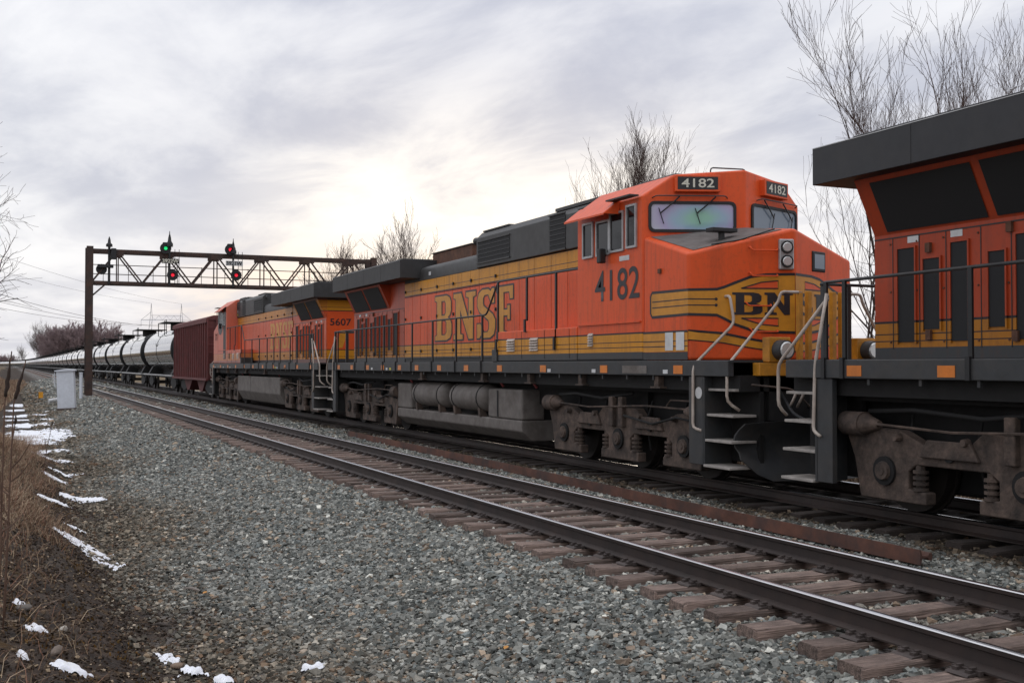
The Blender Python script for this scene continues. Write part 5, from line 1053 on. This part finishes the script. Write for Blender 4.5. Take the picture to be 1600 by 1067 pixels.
# ---------------------------------------------------------------- bare trees
M['bark'] = mk('grey_brown_bark', (.075, .055, .045), .9, var=.35, scale=8, stretch=(1, 1, .3))
M['twig'] = mk('fine_twigs', (.085, .055, .046), .9, var=.3)
def tree_mesh(seed, height, spread, levels, up=.25, nb=(5, 6, 5, 4), trunk_r=.16, lean=(0, 0), start=.25, stems=1, twr=.006, lm=1.0):
    r = random.Random(seed); T = MB(); C = MB()
    def grow(p, dir_, length, rad_, lev):
        n = 5 if lev == 0 else 4 if lev == 1 else 3
        P = [p]; dv = dir_.copy()
        for i in range(n):
            dv = (dv+Vector((r.gauss(0, .10+.04*lev), r.gauss(0, .10+.04*lev), r.gauss(0, .06)+up*.10*lev))).normalized(); P.append(P[-1]+dv*length/n)
        rr = [max(twr, rad_*(1-.72*i/n)) for i in range(n+1)]
        (T if lev == 0 else C).tube(P, rr, 6 if lev == 0 else 4 if lev == 1 else 3)
        if lev >= levels: return
        k = nb[lev]
        for j in range(k):
            f_ = start+(1-start)*(j+r.uniform(.2, .9))/k if lev == 0 else .2+.8*(j+r.random())/k
            f_ = min(f_, .99); a = f_*n; i = int(a); q = P[i].lerp(P[i+1], a-i); t = (P[i+1]-P[i]).normalized()
            an = r.uniform(0, 6.283); o_ = t.orthogonal().normalized(); side = (o_*math.cos(an)+t.cross(o_)*math.sin(an))
            ang = r.uniform(.45, .9) if lev == 0 else r.uniform(.35, .85)
            nd = (t*math.cos(ang)+side*math.sin(ang)*spread+Vector((0, 0, up))).normalized()
            ln = length*(r.uniform(.38, .58)*lm if lev == 0 else r.uniform(.32, .55))*(1.15-.5*f_ if lev == 0 else 1)
            grow(q, nd, ln, rr[i]*r.uniform(.45, .65), lev+1)
    for s_ in range(stems):
        an = 6.283*s_/stems+r.random(); tilt = 0 if stems == 1 else r.uniform(.1, .32)
        grow(Vector((.1*math.cos(an)*(stems > 1), .1*math.sin(an)*(stems > 1), -.2)), Vector((math.sin(tilt)*math.cos(an)+lean[0], math.sin(tilt)*math.sin(an)+lean[1], 1)).normalized(), height*(1 if stems == 1 else r.uniform(.8, 1)), trunk_r*(1 if stems == 1 else .6), 0)
    tm, cm = T.mesh('trunk'), C.mesh('crown'); tm.materials.append(M['bark']); cm.materials.append(M['twig'])
    return tm, cm
def tree(ms, x, y, label, s_=1, rz=0, group=None, z=None):
    r = empty('bare_tree', (x, y, float(ground(x, y)) if z is None else z), label, 'tree', group, rz=rz); r.scale = (s_, s_, s_)
    for nme, me in zip(('trunk', 'crown'), ms):
        o = bpy.data.objects.new(nme, me); COL.objects.link(o); o.parent = r
    return r
tree(tree_mesh(41, 12.4, .8, 3, .40, (16, 10, 8, 0), .15, start=.42, stems=3, twr=.005), 26.9, 48, 'bare tree with upright twigs rising behind the middle locomotive cab')
tree(tree_mesh(12, 8.4, 1.3, 3, .10, (15, 9, 6, 0), .10, start=.10, stems=1, lean=(-.06, 0), twr=.0035, lm=1.0), 20.5, 21.6, 'bare tree whose lower branches show under the shade-darkened radiator wing', rz=.3)
tree(tree_mesh(13, 9.8, .6, 3, .45, (13, 9, 6, 0), .09, start=.4, stems=2, twr=.0035), 23.0, 22.0, 'tall slender bare tree above the lead locomotive roof')
tree(tree_mesh(14, 9.6, .6, 3, .45, (12, 8, 6, 0), .08, start=.45, stems=2, twr=.0035), 25.6, 22.4, 'bare tree at the top right corner above the roof')
tree(tree_mesh(15, 9.6, .7, 3, .35, (13, 8, 6, 0), .07, start=.4, stems=2, twr=.0035, lm=.85), 20.7, 22.6, 'forked bare tree left of the taller ones, over the wing end')
tree(tree_mesh(18, 8.8, .6, 3, .45, (12, 8, 6, 0), .06, start=.4, stems=1, twr=.0035), 22.0, 22.8, 'single thin bare tree between the forked one and the tallest')
tree(tree_mesh(16, 6.6, 1.3, 3, .05, (18, 11, 8, 0), .12, start=.25, twr=.004), -1.75, 31, 'bare tree reaching in from the left edge of the picture')
tree(tree_mesh(17, 7.9, .8, 3, .25, (9, 7, 5, 0), .07, start=.3, stems=2, twr=.005), 24.6, 50, 'low bare tree left of the cab behind the roof')
tree(tree_mesh(19, 8.6, .8, 3, .15, (9, 7, 5, 0), .07, start=.6, stems=1, twr=.005), 29.8, 48, 'bare tree whose tip shows right of the cab roof')
A = [tree_mesh(21, 11, .75, 3, .35, (13, 9, 6, 0), .16, start=.3, stems=3, twr=.009), tree_mesh(22, 10.5, .85, 3, .3, (13, 9, 6, 0), .16, start=.3, stems=2, twr=.009), tree_mesh(23, 10, .75, 3, .35, (13, 9, 6, 0), .14, start=.25, stems=4, twr=.009)]
PL = ('leftmost', 'second from the left', 'third from the left', 'fourth from the left', 'fifth from the left', 'rightmost')
for k, (x, y, s_) in enumerate(((25.6, 98, .85), (27.8, 96, .98), (29.8, 93, 1.02), (31.6, 92, 1.06), (33.4, 95, 1.04), (35.5, 93, .95))):
    tree(A[k % 3], x, y, 'bare tree in the thicket beyond the middle locomotive roof, '+PL[k], s_, k*1.3, 'thicket behind the train')
for k, (x, y, s_) in enumerate(((42, 215, .8), (46, 205, .9), (50, 198, .85), (56, 190, .8), (62, 185, .7))):
    tree(A[k % 3], x, y, 'faint bare tree in the gap under the signal bridge, '+PL[k if k < 4 else 5], s_, k*2.1, 'far trees under the bridge')
W = [tree_mesh(31, 13, 1.0, 3, .2, (16, 10, 8, 0), .3, start=.12, stems=3, twr=.045), tree_mesh(32, 12, 1.1, 3, .15, (16, 10, 8, 0), .3, start=.12, stems=2, twr=.045)]
M['wood'] = mk('hazed_purple_brown_twigs', (.27, .20, .20), .95, var=.2)  # twig colour lightened to carry the distance haze
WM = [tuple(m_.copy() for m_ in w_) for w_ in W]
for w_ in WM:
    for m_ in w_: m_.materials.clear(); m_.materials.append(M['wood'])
k = 0
for row in range(3):
    for j in range(9):
        x = 15.5+j*2.5+row*1.2; y = 480+row*22+random.uniform(-8, 8)
        if row == 2 and j == 8: continue
        tree(WM[k % 2], x, y, 'haze-paled purple brown bare tree in the far wood beside the tank cars', random.uniform(1.02, 1.22), k*1.7, 'far wood'); k += 1
for k, (x, y, s_) in enumerate(((13.2, 640, 1.75), (16.2, 650, 1.85), (19.5, 655, 1.7), (9.0, 900, 1.2))):
    tree(A[k % 3], x, y, 'tall pale bare tree at the end of the far wood, '+('leftmost', 'middle', 'rightmost')[k] if k < 3 else 'distant bare tree near the vanishing point of the rails', s_, k*1.1, 'far pale trees' if k < 3 else None)
for k in range(8):
    tree(WM[k % 2], -14+k*2.4, 1150+20*(k % 3), 'tiny distant tree on the horizon at the left edge', .75, k*2.2, 'horizon trees')
# ---------------------------------------------------------------- brush and bank beyond the train
def brush(name, n, xr, yr, label):
    X = rng.uniform(*xr, n); Y = rng.uniform(*yr, n); Z = ground(X, Y)-.05; H = rng.uniform(.3, 1.3, n)
    an = rng.uniform(0, 6.283, n); dd = np.stack([np.cos(an), np.sin(an)], -1)*(H*rng.uniform(.1, .5, n))[:, None]
    b = np.stack([X, Y, Z], -1); t_ = b+np.concatenate([dd, H[:, None]], 1); wv = np.stack([-np.sin(an), np.cos(an), np.zeros(n)], -1)*.012
    V = np.stack([b-wv, b+wv, t_], 1).reshape(-1, 3); F = (np.arange(n)[:, None]*3+[0, 1, 2])
    c = np.array([(.10, .07, .045), (.15, .10, .065), (.07, .05, .035)])[rng.integers(0, 3, n)]
    o = link(name, fast_mesh(name, V, F, np.repeat(c, 3, 0)), 'grass'); return tag(o, label, 'brush', kind='stuff')
brush('far_side_brush', 30000, (14.5, 26), (8, 80), 'brown brush growing along the far side of the railway')

# ---------------------------------------------------------------- transmission tower and wires
M['pylon'] = mk('galvanised_steel', (.30, .31, .33), .6, var=.1)
py = empty('transmission_tower', (74.5, 600, -.7), 'pale lattice transmission tower on the horizon under the signal bridge', 'pylon')
def pb(p, q, r=.16, n='lattice_member'): t = MB(); t.cyl(p, q, r, n=4); t.build(n, 'pylon', py)
for sx in (-1, 1):
    for k in (-1, 1):
        pb((sx*9.5+k*1.3*-1*sx*0+k*1.4, -k*0, 0), (sx*7.6+k*.5, 0, 27), .14, 'tower_leg')
    for j in range(7): pb((sx*(9.5-.26*j)-1.35+.12*j, 0, 3.6*j), (sx*(9.5-.26*(j+1))+1.35-.12*(j+1), 0, 3.6*(j+1)), .08)
    pb((sx*7.6-.5, 0, 27), (sx*7.6, 0, 34.5), .12, 'tower_peak'); pb((sx*7.6+.5, 0, 27), (sx*7.6, 0, 34.5), .12, 'tower_peak')
    pb((sx*12.6, 0, 25.8), (sx*7.6, 0, 30), .1, 'arm_tie'); pb((sx*12.6, 0, 25.8), (sx*12.6, 0, 22.5), .10, 'insulator')
pb((-12.6, 0, 25.8), (12.6, 0, 25.8), .14, 'cross_arm'); pb((-7.6, 0, 28.2), (7.6, 0, 28.2), .12, 'cross_arm')
for j in range(8): pb((-7.6+1.9*j, 0, 25.8 if j % 2 else 28.2), (-5.7+1.9*j, 0, 28.2 if j % 2 else 25.8), .07)
M['wire'] = mk('aluminium_wire', (.12, .12, .13), .6)
for k, (a, b, sag, lab) in enumerate((((62, 600, 22), (-66, 300, 33), 5, 'power line, lowest of the outer conductors'), ((74.5, 600, 22.5), (-54, 300, 33.5), 6, 'power line, middle conductor of the three'), ((87, 600, 22), (-42, 300, 34), 7, 'power line, conductor nearest the right leg'), ((66.9, 600, 33.8), (-62, 300, 44), 4, 'thin shield wire from the left tower peak'), ((82.1, 600, 33.8), (-46, 300, 45), 4, 'thin shield wire from the right tower peak'))):
    t = MB(); P = [Vector(a).lerp(Vector(b), i/24)-Vector((0, 0, sag*4*(i/24)*(1-i/24))) for i in range(25)]; t.tube(P, .085 if k < 3 else .05, 4); o = t.build('power_line', 'wire'); tag(o, lab, 'wire', 'power lines')
